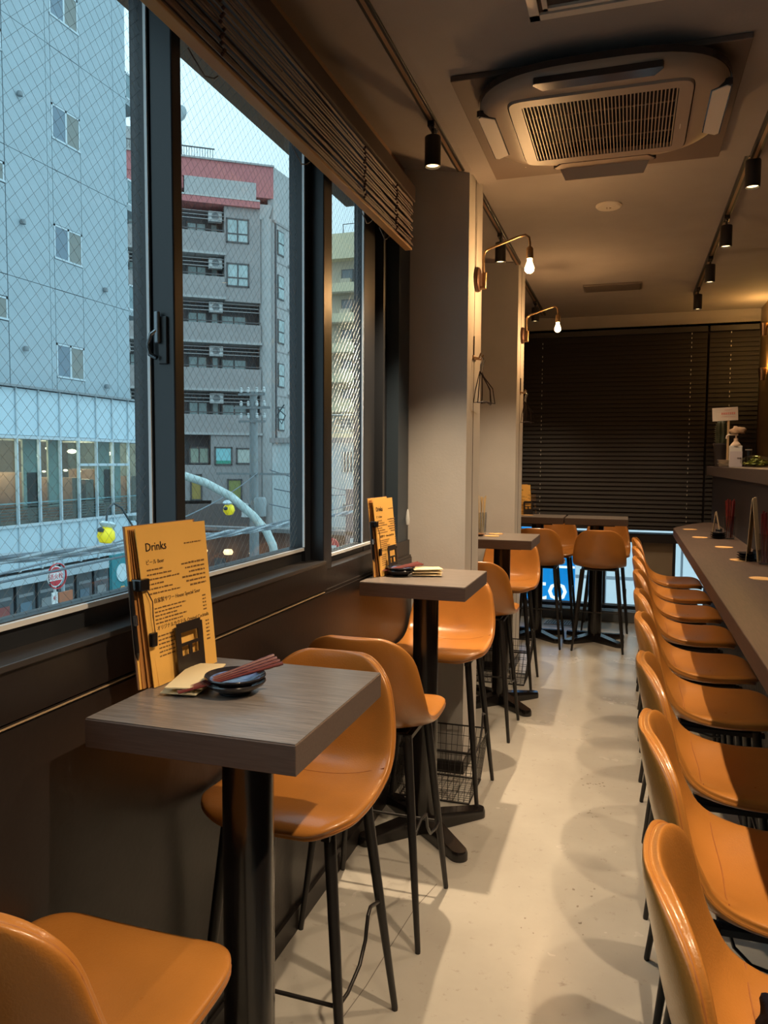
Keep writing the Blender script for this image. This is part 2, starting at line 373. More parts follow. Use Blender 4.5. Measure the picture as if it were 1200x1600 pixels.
for k in range(6): MB().box(.0, .022, L0, L1 - .02, .02 + k * .03, .03 + k * .03).build('fold', MATS['blind_rail_brown'], r)
g = MB()
for yy in (-1.9, -.6, .33, 1.33, 1.72):
    for q in range(16): g.lathe([(0, -.006), (.006, 0), (0, .006)], 6, (.040 + .002 * (q % 2), yy + .008 * math.sin(q * 1.7), .02 + q * .0115))
o = g.build('binding_cord', mat('cord_brown', (.05, .02, .015), .8), r); o['kind'] = 'stuff'
g = MB()
for yy in (.25, .80, 1.40, 1.62):
    g.tube([(.0, yy, .0), (.005, yy + .03, -.02), (.0, yy + .07, -.028), (-.005, yy + .12, -.01), (0, yy + .13, 0)], .0018, 5)
g.build('pull_cord', mat('cord_grey', (.12, .11, .11), .7), r)
o = MB().lathe([(0, 0), (.008, .004), (.010, .03), (.006, .062), (.003, .075), (0, .076)], 10).build('cord_tassel', mat('clear_plastic', (.6, .62, .62), .2), None, .8)
o.location = (-.972, 3.42, 1.17); tag(o, 'small pale plastic blind cord pull hanging beside the near pillar', 'cord pull')
g = MB().tube([(0, 0, .076), (0, -.004, .6), (.002, -.01, 1.2)], .0012, 5); g.build('cord', MATS['cord_grey'], o)

# ============================================================ TABLES
def make_table():
    r = empty('bar_table')
    MB().box(-.2, .2, -.22, .22, .968, 1.0185, .0015).build('edge_band', walnut_edge, r)
    MB().box(-.1985, .1985, -.2185, .2185, 1.0185, 1.0205).build('tabletop', walnut, r)
    MB().lathe([(0, .045), (.05, .045), (.05, .95), (.05, .955), (0, .955)], 32).build('pole', gloss_black, r, .8)
    MB().box(-.13, .13, -.13, .13, .956, .968).build('mounting_plate', black_steel, r)
    for s in (45, 135, 225, 315):
        a = math.radians(s); g = MB()
        n_ = 8; pts = []
        for q in range(n_ + 1):
            t_ = -PI / 2 + PI * q / n_; pts.append((.255 + .034 * math.cos(t_), .034 * math.sin(t_)))
        pts = [(.02, .036), (.02, -.036)] + pts
        top = [(x * .985, y * .86) for x, y in pts]
        lo = [g.b.verts.new((x, y, 0)) for x, y in pts]; mi = [g.b.verts.new((x, y, .024 + (.02 if x < .1 else 0))) for x, y in pts]
        hi = [g.b.verts.new((x, y, .036 + (.034 if x < .1 else 0))) for x, y in top]; N = len(pts)
        g.b.faces.new(lo[::-1]); g.b.faces.new(hi)
        for A, B in ((lo, mi), (mi, hi)):
            for i in range(N): g.b.faces.new((A[i], A[(i + 1) % N], B[(i + 1) % N], B[i]))
        g.build('foot', gloss_black, r, .6, rot=(0, 0, a))
    return r
T0 = make_table()
TBL = [((-.691, 1.31), 'small square dark bar table nearest the camera', 0), ((-.745, 2.893), 'second dark bar table from the camera, just before the near pillar', 0),
       ((-.715, 4.60), 'third dark bar table from the camera, standing between the two pillars', 0),
       ((-.705, 6.47), 'left dark bar table of the pair in front of the end blind', 1), ((-.24, 6.47), 'right dark bar table of the pair in front of the end blind', 1)]
TT = []
for i, (p, lb, rot) in enumerate(TBL):
    o = T0 if i == 0 else copy_tree(T0); o.location = (p[0], p[1], 0); tag(o, lb, 'table', 'bar tables along the window side')
    if rot: o.rotation_euler.z = PI / 2; o.scale = (.93, 1.10 if i == 4 else 1.0, 1)
    TT.append(o)
TT[3].location.x = -.712; TT[4].location.x = -.237

# ============================================================ BAR STOOLS
PROF = [(.206, .640, .192), (.190, .655, .195), (.155, .662, .198), (.10, .660, .200), (.03, .655, .201), (-.05, .652, .202), (-.112, .660, .203), (-.158, .688, .202), (-.184, .735, .200), (-.201, .79, .194), (-.214, .85, .183), (-.224, .90, .170), (-.231, .938, .160), (-.234, .953, .156)]
def _dense():
    out = []
    def cr_(a, b_, c, d, t_): return .5 * ((2 * b_) + (-a + c) * t_ + (2 * a - 5 * b_ + 4 * c - d) * t_ * t_ + (-a + 3 * b_ - 3 * c + d) * t_ ** 3)
    n_ = len(PROF)
    for i in range(n_ - 1):
        for k in range(12):
            Q = [PROF[max(0, min(n_ - 1, i + j))] for j in (-1, 0, 1, 2)]
            out.append([cr_(*[q[c] for q in Q], k / 12) for c in range(3)])
    out.append(list(PROF[-1])); L_ = 0; out[0].append(0)
    for a_, c_ in zip(out, out[1:]): L_ += math.hypot(c_[0] - a_[0], c_[1] - a_[1]); c_.append(L_)
    return out, L_
DN, LEN = _dense(); RCF, RCB = .095, .085
def shell_point(u, v):
    # v = share of the arc length from the front edge to the back top, u = -1..1 across; both ends have true round corners
    s_ = max(0, min(1, v)) * LEN; j = 0
    while j < len(DN) - 2 and DN[j + 1][3] < s_: j += 1
    a_, c_ = DN[j], DN[j + 1]; t_ = (s_ - a_[3]) / max(1e-9, c_[3] - a_[3]); y, z, W_ = [a_[k] + (c_[k] - a_[k]) * t_ for k in range(3)]
    w_ = W_
    if s_ < RCF: w_ = W_ - RCF + math.sqrt(max(0, RCF ** 2 - (RCF - s_) ** 2))
    if LEN - s_ < RCB: d = LEN - s_; w_ = W_ - RCB + math.sqrt(max(0, RCB ** 2 - (RCB - d) ** 2))
    x = w_ * u; au = abs(x) / W_
    hip = math.exp(-((v - .52) / .18) ** 2); seat = max(0, 1 - v / .5)
    z += (.034 * hip + .006 * seat) * au ** 2.4
    if v > .35:
        q = min(1, (v - .35) / .3); q = q * q * (3 - 2 * q); y += .045 * q * au ** 2.2
    return Vector((x, y, z))
def make_stool():
    r = empty('bar_stool'); g = MB(); NU = 14
    vs_ = [RCF * (1 - math.cos(k * PI / 12)) / LEN for k in range(6)]
    mid0, mid1 = RCF / LEN, 1 - RCB / LEN
    vs_ += [mid0 + (mid1 - mid0) * k / 18 for k in range(19)]
    vs_ += [1 - RCB * (1 - math.cos(k * PI / 12)) / LEN for k in range(5, -1, -1)]
    NV = len(vs_) - 1
    def nrm(u, v):
        u = max(-.93, min(.93, u)); e = .012; v0, v1 = max(.02, v - e), min(.98, v + e); vm = (v0 + v1) / 2
        if v1 <= v0: v0, v1 = (v1 - e, v1) if v > .5 else (v0, v0 + e)
        a = shell_point(u + .02, vm) - shell_point(u - .02, vm)
        lift0, lift1 = shell_point(u * .6, v0), shell_point(u * .6, v1)
        return -a.cross(lift1 - lift0).normalized()
    top, bot = [], []
    for v in vs_:
        ra, rb = [], []
        for i in range(NU + 1):
            u = math.sin((-1 + 2 * i / NU) * PI / 2) * .45 + (-1 + 2 * i / NU) * .55
            p = shell_point(u, v); n_ = nrm(u, v)
            de = min((1 - abs(u)) * .19, v * LEN, (1 - v) * LEN)
            tk = .0085 + .0075 * math.sqrt(1 - (1 - min(1, de / .035)) ** 2)
            ra.append(g.b.verts.new(p + n_ * tk)); rb.append(g.b.verts.new(p - n_ * tk))
        top.append(ra); bot.append(rb)
    def skin(A, B): 
        for i in range(len(A) - 1): g.b.faces.new((A[i], A[i + 1], B[i + 1], B[i]))
    for j in range(NV): skin(top[j], top[j + 1]); skin(bot[j + 1], bot[j])
    loop_t = top[0] + [top[j][NU] for j in range(1, NV + 1)] + top[NV][NU - 1::-1] + [top[j][0] for j in range(NV - 1, 0, -1)]
    loop_b = bot[0] + [bot[j][NU] for j in range(1, NV + 1)] + bot[NV][NU - 1::-1] + [bot[j][0] for j in range(NV - 1, 0, -1)]
    n_ = len(loop_t); mids = []
    for i in range(n_):
        a_, c_ = loop_t[i].co, loop_b[i].co; t_ = (loop_t[(i + 1) % n_].co - loop_t[i - 1].co); o_ = t_.cross(a_ - c_).normalized()
        mids.append(g.b.verts.new((a_ + c_) / 2 + o_ * .0065))
    for i in range(n_):
        k = (i + 1) % n_
        g.b.faces.new((loop_t[i], mids[i], mids[k], loop_t[k])); g.b.faces.new((mids[i], loop_b[i], loop_b[k], mids[k]))
    rim = [m_.co.copy() for m_ in mids]; cen = [(loop_t[i].co + loop_b[i].co) / 2 for i in range(n_)]; low = [loop_b[i].co.copy() for i in range(n_)]
    s = g.build('seat_shell', leather, r, 3.1)
    md = s.modifiers.new('sub', 'SUBSURF'); md.levels = 1; md.render_levels = 2
    pts = [rim[i] * .55 + low[i] * .45 + (rim[i] - cen[i]) * .22 for i in range(n_)]; pts.append(pts[0])
    MB().tube(pts, .0019, 5).build('piping', stitch, r, 1)
    pts = []
    for k in range(-10, 11):
        u = k / 10.5; vv = .50 - .05 * (1 - u * u); pts.append(shell_point(u, vv) + nrm(u, vv) * (.0163 if abs(u) < .8 else .0135))
    MB().tube(pts, .0016, 5).build('seam', stitch, r, 1)
    # under-frame, legs, foot rest
    g = MB(); g.box(-.125, .125, -.10, .13, .625, .636, .003); g.box(-.14, -.12, -.12, .15, .615, .628); g.box(.12, .14, -.12, .15, .615, .628); g.build('seat_frame', black_steel, r)
    FT = {}
    for sx_ in (-1, 1):
        for sy in (-1, 1):
            a = Vector((sx_ * .130, .125 if sy > 0 else -.105, .632)); b_ = Vector((sx_ * .190, .185 if sy > 0 else -.185, .0))
            FT[(sx_, sy)] = (a, b_)
            MB().tube([a, a.lerp(b_, .45), b_ + Vector((0, 0, .006)), b_], 0, 12, rs=[.0145, .0130, .0085, .0080]).build('leg', black_steel, r, .8)
    def onleg(k, z): a, b_ = FT[k]; t_ = (a.z - z) / a.z; return a.lerp(b_, t_)
    def zig(sx_):
        f = onleg((sx_, 1), .245); b_ = onleg((sx_, -1), .320); o_ = Vector((sx_ * .004, 0, 0))
        return [f, f + Vector((0, -.05, .0)) + o_, Vector((f.x, .035, .262)) + o_, Vector((f.x, -.005, .30)) + o_, Vector((f.x, -.022, .352)) + o_, Vector((b_.x, -.06, .352)) + o_, b_]
    l, rr = zig(-1), zig(1)
    MB().tube([l[0], rr[0]], .0048, 8).build('footrest_bar', black_steel, r, .8)
    for z_ in (l, rr): MB().tube(z_, .0048, 8).build('side_stretcher', black_steel, r, .8)
    return r
S0 = make_stool()
PLACES = [  # x, y, facing (rotation; 0 faces the far end), label
    (-.768, .888, .0, 'tan bar stool at the bottom left corner, its back to the camera'),
    (-.755, 1.705, PI - .02, 'tan bar stool behind the nearest table, its seat facing the camera'),
    (-.755, 2.32, 0, 'tan bar stool in front of the second table, seen from behind'),
    (-.755, 3.265, PI, 'tan bar stool behind the second table, beside the near pillar'),
    (-.755, 4.13, 0, 'tan bar stool in front of the third table, its back to the camera'),
    (-.75, 5.06, PI, 'tan bar stool behind the third table, beside the far pillar'),
    (-.67, 6.255, 0, 'tan bar stool in front of the left end table, seen from behind'),
    (-.20, 6.255, 0, 'tan bar stool in front of the right end table, whole back in view'),
    (-.62, 7.01, PI, 'tan bar stool between the left end table and the blind'),
    (-.17, 7.01, PI, 'tan bar stool between the right end table and the blind')]
CY = [1.06, 1.60, 2.13, 2.72, 3.24, 3.83, 4.38, 4.93, 5.50]
ordn = ['nearest to the camera', 'second from the camera', 'third from the camera', 'fourth from the camera', 'fifth from the camera', 'sixth from the camera', 'third from the far end', 'second from the far end', 'at the far end of the row']
for i, y in enumerate(CY): PLACES.append((.275, y, -PI / 2 + random.uniform(-.02, .02), 'tan bar stool in the row along the counter, ' + ordn[i]))
for i, (x, y, rz, lb) in enumerate(PLACES):
    o = S0 if i == 0 else copy_tree(S0); o.location = (x, y, 0); o.rotation_euler.z = rz
    tag(o, lb, 'bar stool', 'stools along the counter' if i >= 10 else 'stools at the window tables')

# ============================================================ COUNTER, FRONT PANEL, SHELF
r = empty('bar_counter', (.5, 2.5, 0)); tag(r, 'long dark brown wooden bar counter along the right side', 'counter')
pts = [(-.20, -4.4), (-.20, 3.13)]
for q in range(1, 10):
    a = PI - PI * q / 18 * 1.9; pts.append((.02 + .22 * math.cos(a), 3.13 + .78 * math.sin(a) * 1.0))
pts = [(-.20, -4.4), (-.20, 3.11), (-.17, 3.22), (-.12, 3.36), (-.05, 3.55), (.02, 3.68), (.08, 3.73), (.13, 3.73), (.13, -4.4)]
MB().prism([(x, y) for x, y in pts], .965, 1.02).build('countertop', counter_m, r, bevel=.003)
MB().box(.02, .10, -4.4, 3.1, 0, .965).build('front_board', black_wall, r)
g = MB()
for k in range(300): g.box(.0, .024, 3.08 - k * .0215, 3.08 - k * .0215 - .012, .06, .965)
o = g.build('fluted_rib', mat('ribbed_front', (.06, .05, .05), .45), r); o['kind'] = 'stuff'
MB().box(-.03, .02, -4.4, 3.1, 0, .05).build('kick_rail', black_steel, r)
navy = mat('navy_board', (.030, .030, .042), .5, bump=.1)
struct(MB().box(.63, .66, -2.2, 6.55, 0, 1.37).build('wall_service', navy))
r = empty('counter_shelf', (.70, 2.5, 1.37)); tag(r, 'dark raised shelf running above the counter back panel', 'shelf')
MB().box(-.10, .25, -4.6, 4.24, 0, .07, .002).build('board', mat('shelf_laminate', (.075, .055, .05), .5, var=.2, vscale=8, stretch=(30, 2, 30)), r)
MB().box(-.04, .2, -4.6, 4.05, -.02, 0).build('bracket', black_steel, r)
# coasters on the counter
CO = [(.400, 5.52), (.418, 4.95), (.492, 4.42), (.500, 3.86), (.502, 3.27)]
on = ['at the far end', 'second from the far end', 'third from the far end', 'second nearest the camera', 'nearest the camera, at the frame edge']
c0 = None
for i, (x, y) in enumerate(CO):
    if c0 is None: o = c0 = MB().cyl((0, 0, 0), .045, .0022, 32).build('coaster', coaster_m, None, .6)
    else: o = c0.copy(); COL.objects.link(o)
    o.location = (x, y, 1.0202); tag(o, 'round tan card coaster on the counter, ' + on[i], 'coaster', 'coasters on the counter')
for (x, y, lb) in ((-.775, 4.73, 'round tan coaster at the back of the third table'), (-.775, 4.58, 'round tan coaster in front of another on the third table'), (-.80, 6.49, 'round tan coaster on the left end table')):
    o = c0.copy(); COL.objects.link(o); o.location = (x, y, 1.0208); tag(o, lb, 'coaster', 'coasters on the tables')

# ---- things on the shelf
ZS = 1.4402
r = empty('potted_cactus', (.635, 6.12, ZS)); tag(r, 'tall ribbed cactus in a dark tapering pot on the shelf end', 'potted plant')
MB().lathe([(0, 0), (.036, 0), (.050, .155), (.053, .158), (.053, .172), (.045, .172), (.043, .15), (0, .15)], 28).build('pot', mat('charcoal_pot', (.035, .030, .033), .5), r, .7)
MB().lathe([(0, .15), (.043, .15), (.043, .156), (0, .158)], 20).build('soil', mat('soil', (.03, .02, .012), .9), r)
g = MB(); rings = []
for q in range(13):
    h = q / 12; rad = .036 * math.sqrt(max(0.0, 1 - max(0, (h - .55) / .45) ** 2.4)) * (.82 + .18 * math.sin(min(1, h * 2.5) * PI / 2)) + .0005
    rings.append([g.b.verts.new((rad * (1 + .16 * (1 if k % 2 else -1)) * math.cos(2 * PI * k / 16), rad * (1 + .16 * (1 if k % 2 else -1)) * math.sin(2 * PI * k / 16), .155 + h * .185)) for k in range(16)])
for q in range(12):
    for k in range(16): g.b.faces.new((rings[q][k], rings[q][(k + 1) % 16], rings[q + 1][(k + 1) % 16], rings[q + 1][k]))
g.b.faces.new(rings[-1]); g.b.faces.new(rings[0][::-1])
g.build('cactus_body', mat('cactus_green', (.035, .045, .022), .6), r, .5)
g = MB()
for q in range(1, 12):
    for k in range(1, 16, 2):
        a = 2 * PI * k / 16; rad = .036 * math.sqrt(max(0.0, 1 - max(0, (q / 12 - .55) / .45) ** 2.4)) * 1.14; p = Vector((rad * math.cos(a), rad * math.sin(a), .155 + q / 12 * .185))
        g.tube([p, p + Vector((.008 * math.cos(a), .008 * math.sin(a), .004))], .0007, 3)
o = g.build('spines', mat('spine_pale', (.4, .38, .3), .6), r); o['kind'] = 'stuff'
r = empty('table_sign', (.672, 6.03, ZS)); tag(r, 'small white card sign on a wooden stick behind the pump bottle', 'sign')
MB().box(-.007, .007, -.003, .003, 0, .345).build('stick', mat('pale_wood', (.55, .38, .2), .6), r)
MB().box(-.09, .08, -.009, -.005, .33, .425, .001).build('card', mat('card_white', (.72, .64, .58), .6), r, rot=(0, math.radians(-3), 0))
pk = mat('pink_print', (.70, .30, .26), .7)
g = MB()
for k in range(7): g.box(-.050 + k * .0135, -.040 + k * .0135, -.0100, -.0092, .372 + k * .0005, .388 + k * .0005)
g.box(-.03, .02, -.0100, -.0092, .405, .407); g.box(-.05, .045, -.0100, -.0092, .357, .359); o = g.build('pink_print', pk, r); o['kind'] = 'stuff'
r = empty('dish_stack', (.640, 5.90, ZS)); tag(r, 'stack of four small cream dishes beside the white pump bottle', 'dishes')
for k in range(4): MB().lathe([(0, 0), (.028, 0), (.044, .010), (.046, .012), (.044, .0125), (.03, .004), (0, .004)], 28, (.002 * (-1) ** k, 0, k * .0125)).build('dish', mat('cream_ceramic', (.62, .54, .42), .35), r, .7)
r = empty('pump_bottle', (.705, 5.86, ZS)); tag(r, 'white square sanitizer pump bottle standing on the shelf', 'pump bottle')
MB().box(-.040, .040, -.028, .028, 0, .150, .006).build('body', white_m, r)
g = MB(); g.lathe([(.034, .146), (.034, .155), (.014, .178), (.014, .20), (0, .20)], 24); g.build('shoulder', mat('peach_liquid', (.66, .50, .38), .3), r, .6)
MB().box(-.0405, .0405, -.0290, -.0282, .0, .108).build('label', mat('label_lilac', (.60, .54, .58), .5), r)
text('print', '除菌', .014, ink, r, basis((.022, -.0295, .055), (1, 0, 0), (0, 0, 1)))
g = MB(); g.tube([(0, 0, .20), (0, 0, .222)], .006, 10); g.tube([(.012, 0, .224), (-.045, 0, .224), (-.058, 0, .216), (-.062, 0, .196)], .0062, 10); g.build('pump_head', mat('pump_cream', (.70, .60, .48), .4), r, .8)
g = MB(); bmesh.ops.create_icosphere(g.b, subdivisions=3, radius=1)
for v in g.b.verts:
    d = 1 + .16 * math.sin(v.co.x * 6 + v.co.z * 4) + .08 * math.sin(v.co.y * 11 + v.co.x * 9)
    v.co = Vector((v.co.x * .050 * d, v.co.y * .03 * d, max(-.35, v.co.z) * .036 * d + .246))
o = g.build('crumpled_cloth', mat('brown_cloth', (.40, .26, .16), .9), None, 2); o.location = (.715, 5.86, ZS); tag(o, 'crumpled tan cloth resting on top of the pump bottle', 'cloth')
r = empty('salad_pack', (.80, 5.60, ZS)); tag(r, 'clear bag of green and yellow salad leaves at the right frame edge', 'food pack')
g = MB()
for k in range(70):
    a = random.uniform(0, 2 * PI); q = random.uniform(0, 1) ** .6; c = Vector((q * .075 * math.cos(a), q * .07 * math.sin(a), random.uniform(.012, .068 * (1.05 - q * .6))))
    l = random.uniform(.014, .03); ax = Matrix.Rotation(random.uniform(0, 6.28), 3, 'Z') @ Matrix.Rotation(random.uniform(-.9, .9), 3, 'X')
    P_ = [(-l, 0, 0), (-l * .3, l * .5, .004), (l * .6, l * .45, .0), (l, 0, .006), (l * .5, -l * .5, .0), (-l * .4, -l * .4, .005)]
    vs = [g.b.verts.new(c + ax @ Vector(p)) for p in P_]; ws = [g.b.verts.new(c + ax @ Vector(p) + ax @ Vector((0, 0, .0012))) for p in P_]
    g.b.faces.new(vs[::-1]); g.b.faces.new(ws)
    for i in range(6): g.b.faces.new((vs[i], vs[(i + 1) % 6], ws[(i + 1) % 6], ws[i]))
o = g.build('leaves', mat('salad_leaf', (.22, .24, .03), .5, var=.6, vscale=25), r); o['kind'] = 'stuff'
g = MB(); bmesh.ops.create_icosphere(g.b, subdivisions=3, radius=1)
for v in g.b.verts:
    d = 1 + .05 * math.sin(v.co.x * 13 + v.co.y * 9) + .04 * math.sin(v.co.z * 15 + v.co.y * 7); v.co = Vector((v.co.x * .095 * d, v.co.y * .085 * d, max(-.92, v.co.z) * .040 * d + .038))
g.build('film', glass_mat('clear_film', (.93, .95, .9), 1.35), r, .4)
r = empty('shelf_tumbler', (.800, 5.95, ZS)); tag(r, 'small clear glass standing behind the salad pack', 'glass')
MB().lathe([(0, .004), (.018, .004), (.020, .14), (.022, .14), (.021, 0), (0, 0)], 20).build('glass_wall', tumbler, r, .6)
MB().lathe([(.0195, .118), (.0225, .118), (.0225, .124), (.0195, .124)], 20).build('rim_band', white_m, r, .6)

# ---- things on the counter
ZK = 1.0202
def chopstick_cup(x, y, z, n_, label, light=False):
    r = empty('chopstick_cup', (x, y, z)); tag(r, label, 'chopstick cup', 'cups of chopsticks')
    MB().lathe([(0, .003), (.027, .003), (.030, .135), (.033, .135), (.030, 0), (0, 0)], 28).build('tumbler', tumbler, r, .7)
    for k in range(n_):
        a = 2 * PI * k / n_ + .4; q = .013 + .004 * (k % 2)
        MB().tube([(q * math.cos(a), q * math.sin(a), .006), ((q * 1.3 + .003) * math.cos(a + .5), (q * 1.3 + .003) * math.sin(a + .5), .225 + .006 * (k % 3))], 0, 6, rs=[.0018, .0042]).build('chopstick', mat('pale_chopstick', (.72, .55, .30), .5) if light else lacquer, r, .8)
    return r
chopstick_cup(.575, 4.93, ZK, 10, 'clear tumbler of dark red chopsticks on the counter')
chopstick_cup(.590, 3.74, ZK, 8, 'clear tumbler with chopsticks at the right frame edge')
for x, y, lb in ((.515, 4.93, 'pair of small black dishes by the far chopstick tumbler'), (.530, 3.86, 'stack of dark rimmed dishes by the counter menu')):
    r = empty('small_dishes', (x, y, ZK)); tag(r, lb, 'dishes', 'dish stacks on the counter')
    for k in range(3): MB().lathe([(0, 0), (.025, 0), (.043, .011), (.045, .013), (.042, .013), (.024, .004), (0, .004)], 28, (0, 0, k * .012)).build('dish', ceramic, r, .7)
def folded_card(name, x, y, z, h, w_, rz, m, label, cat, grp=None):
    r = empty(name, (x, y, z), rz); tag(r, label, cat, grp)
    MB().hexa([(-.002, -w_ / 2, 0), (0, -w_ / 2, 0), (0, w_ / 2, 0), (-.002, w_ / 2, 0), (-.032, -w_ / 2, h), (-.030, -w_ / 2, h), (-.030, w_ / 2, h), (-.032, w_ / 2, h)]).build('front_sheet', m, r)
    MB().hexa([(-.050, -w_ / 2, 0), (-.048, -w_ / 2, 0), (-.048, w_ / 2, 0), (-.050, w_ / 2, 0), (-.034, -w_ / 2, h * .98), (-.032, -w_ / 2, h * .98), (-.032, w_ / 2, h * .98), (-.034, w_ / 2, h * .98)]).build('back_sheet', m, r)
    MB().box(-.028, .004, -.03, .03, 0, .05, .002).build('clip_stand', gloss_black, r)
    return r
paper = mat('menu_cream', (.62, .45, .26), .8)
folded_card('menu_stand', .585, 3.88, ZK, .29, .16, -.25, paper, 'cream menu sheets standing on the counter at the right frame edge', 'menu')
folded_card('napkin_holder', .540, 5.02, ZK, .155, .05, -.2, paper, 'slim folded card leaning by the far tumbler on the counter', 'card')
# chopstick cup on third table
chopstick_cup(-.858, 4.68, 1.0208, 6, 'tumbler of pale wooden chopsticks on the third table', True)
r = empty('small_dish', (-.860, 4.57, 1.0208)); tag(r, 'small brown dish in front of the cup on the third table', 'dish')
MB().lathe([(0, 0), (.03, 0), (.043, .014), (.041, .014), (.028, .004), (0, .004)], 24).build('bowl', mat('brown_ceramic', (.20, .10, .05), .3), r, .7)
# folded dark coat on the nearest counter stool
g = MB(); bmesh.ops.create_icosphere(g.b, subdivisions=4, radius=1)
for v in g.b.verts:
    c = v.co; d = 1 + .07 * math.sin(c.x * 7 + c.y * 3) + .06 * math.sin(c.y * 9 + c.z * 5) + .04 * math.sin(c.x * 15)
    v.co = Vector((math.copysign(abs(c.x) ** .7, c.x) * .075 * d, math.copysign(abs(c.y) ** .7, c.y) * .10 * d, max(-.55, c.z) * .045 * d + .025))
o = g.build('folded_coat', mat('navy_wool', (.007, .007, .014), 1.0, spec=.1, bump=.6, bscale=300), None, 2); o.location = (.262, 1.075, .680); tag(o, 'dark navy folded cloth lying on the nearest counter stool seat', 'coat')

# ============================================================ TABLE SETS (menu, dishes, chopsticks, towels)
def words(g, M, x, y, length, h, seedv):
    rnd = random.Random(seedv); q = 0
    while q < length:
        wl = min(length - q, rnd.uniform(.004, .014)); 
        p = [(x + q, y, .0002), (x + q + wl, y, .0002), (x + q + wl, y + h * rnd.uniform(.7, 1), .0002), (x + q, y + h * rnd.uniform(.7, 1), .0002)]
        g.hexa([M @ Vector((a, b_, c)) for a, b_, c in p] + [M @ Vector((a, b_, c + .0002)) for a, b_, c in p]); q += wl + .0022
def menu(x, y, z, rz, label, W=.225, Hh=.315):
    # board faces +x in local space; width along +y; leaning back to -x
    r = empty('menu_board', (x, y, z), rz); tag(r, label, 'menu', 'kraft menus on the tables')
    lean = .030
    backm = mat('menu_backing', (.30, .16, .09), .6)
    def sheet(nm, x0, th, y0, y1, h, m, spl=0, lift=0.001):
        k = lean * h / Hh
        P_ = [(x0, y0 + spl, lift), (x0 + th, y0 + spl, lift), (x0 + th, y1, lift), (x0, y1, lift), (x0 - k, y0, h), (x0 - k + th, y0, h), (x0 - k + th, y1, h), (x0 - k, y1, h)]
        return MB().hexa(P_).build(nm, m, r)
    sheet('backing_board', -.020, .003, -.012, W - .012, Hh + .004, backm)
    sheet('rear_sheet', -.0165, .0012, -.010, W - .02, Hh + .003, kraft)
    for k in range(4):
        x0 = -.014 + k * .0032; 
        P_ = [(x0 + .002 * k, -.004 + .010 * k, .001), (x0 + .002 * k + .0008, -.004 + .010 * k, .001), (x0 + .0008, W - .004, .001), (x0, W - .004, .001),
              (x0 - lean, -.004 + .002 * k, Hh - .003), (x0 - lean + .0008, -.004 + .002 * k, Hh - .003), (x0 - lean + .0008, W - .004, Hh - .003), (x0 - lean, W - .004, Hh - .003)]
        MB().hexa(P_).build('inner_sheet', mat('menu_inner', (.46, .20, .05), .8) if k < 3 else kraft, r)
    f = MB().hexa([(.000, .012, .001), (.0012, .012, .001), (.0012, W, .001), (.0, W, .001), (-lean, -.001, Hh), (-lean + .0012, -.001, Hh), (-lean + .0012, W, Hh), (-lean, W, Hh)]).build('front_sheet', kraft, r)
    M = basis((.0014, 0, 0), (0, 1, 0), (-lean, 0, Hh))
    text('title', 'Drinks', .024, mat('title_ink', (.02, .008, .004), .9), f, M @ Matrix.Translation((.022, Hh - .046, .0002)), .0006, 'l')
    text('heading', 'ビール Beer', .0108, ink, f, M @ Matrix.Translation((.020, Hh - .072, .0001)), .0003, 'l')
    text('heading', '自家製サワー House Special Sour', .0108, ink, f, M @ Matrix.Translation((.034, Hh - .150, .0001)), .0003, 'l')
    text('heading', 'オリジナルカクテル Original Cocktails', .0105, ink, f, M @ Matrix.Translation((.036, Hh - .205, .0001)), .0003, 'l')
    g = MB(); M2 = M
    words(g, M2, .145, Hh - .042, .060, .003, 3)
    for k in range(6): words(g, M2, .021, Hh - .085 - k * .0095, .05 + .05 * ((k * 7) % 3) / 2, .0035, k); words(g, M2, .130 + .012 * (k % 3), Hh - .085 - k * .0095, .080 - .012 * (k % 3), .0042, 30 + k)
    for k in range(5): words(g, M2, .034, Hh - .163 - k * .0075, .10 - .015 * (k % 3), .0032, 60 + k); words(g, M2, .192, Hh - .161 - k * .0075, .012, .0035, 70 + k)
    for k in range(6): words(g, M2, .037, Hh - .219 - k * .0080, .05, .0032, 80 + k); words(g, M2, .196, Hh - .217 - k * .0080, .012, .0035, 90 + k)
    o = g.build('small_print', mat('faded_ink', (.20, .10, .03), .9), f); o['kind'] = 'stuff'
    # clip and pen on the left edge
    e = lambda h, dx=0, dy=0: Vector((-lean * h / Hh + dx, dy, h))
    c = MB(); p = e(.205, .002, .006); c.box(p.x - .018, p.x + .008, p.y - .014, p.y + .012, p.z - .012, p.z + .012, .003); c.build('clip', gloss_black, r)
    c = MB(); c.tube([e(.195, .006, .010), e(.17, .008, .022), e(.14, .008, .020), e(.11, .006, .024), e(.095, .005, .018)], .0012, 5); c.build('string', mat('cord_dark', (.05, .02, .01), .7), r)
    c = MB(); p = e(.098, .006, .016); c.box(p.x - .004, p.x + .006, p.y - .008, p.y + .008, p.z - .016, p.z + .012, .002); c.build('tag', gloss_black, r)
    c = MB(); c.tube([e(.215, -.008, -.018), e(.075, -.010, -.014)], .0048, 10); c.tube([e(.075, -.010, -.014), e(.06, -.010, -.0135)], 0, 10, rs=[.0048, .001]); c.build('pen', gloss_black, r, .7)
    MB().tube([e(.150, -.002, -.020), e(.130, -.002, -.019)], .0045, 8).build('pen_clip', chrome, r, .8)
    # black stand plate with three openings and its foot
    st = MB(); y0, y1 = .075, .165; xa = .012; zc_ = .118
    def bar(ya, yb, za, zb_):
        st.hexa([(xa - za * .09, ya, za), (xa + .003 - za * .09, ya, za), (xa + .003 - za * .09, yb, za), (xa - za * .09, yb, za),
                 (xa - zb_ * .09, ya, zb_), (xa + .003 - zb_ * .09, ya, zb_), (xa + .003 - zb_ * .09, yb, zb_), (xa - zb_ * .09, yb, zb_)])
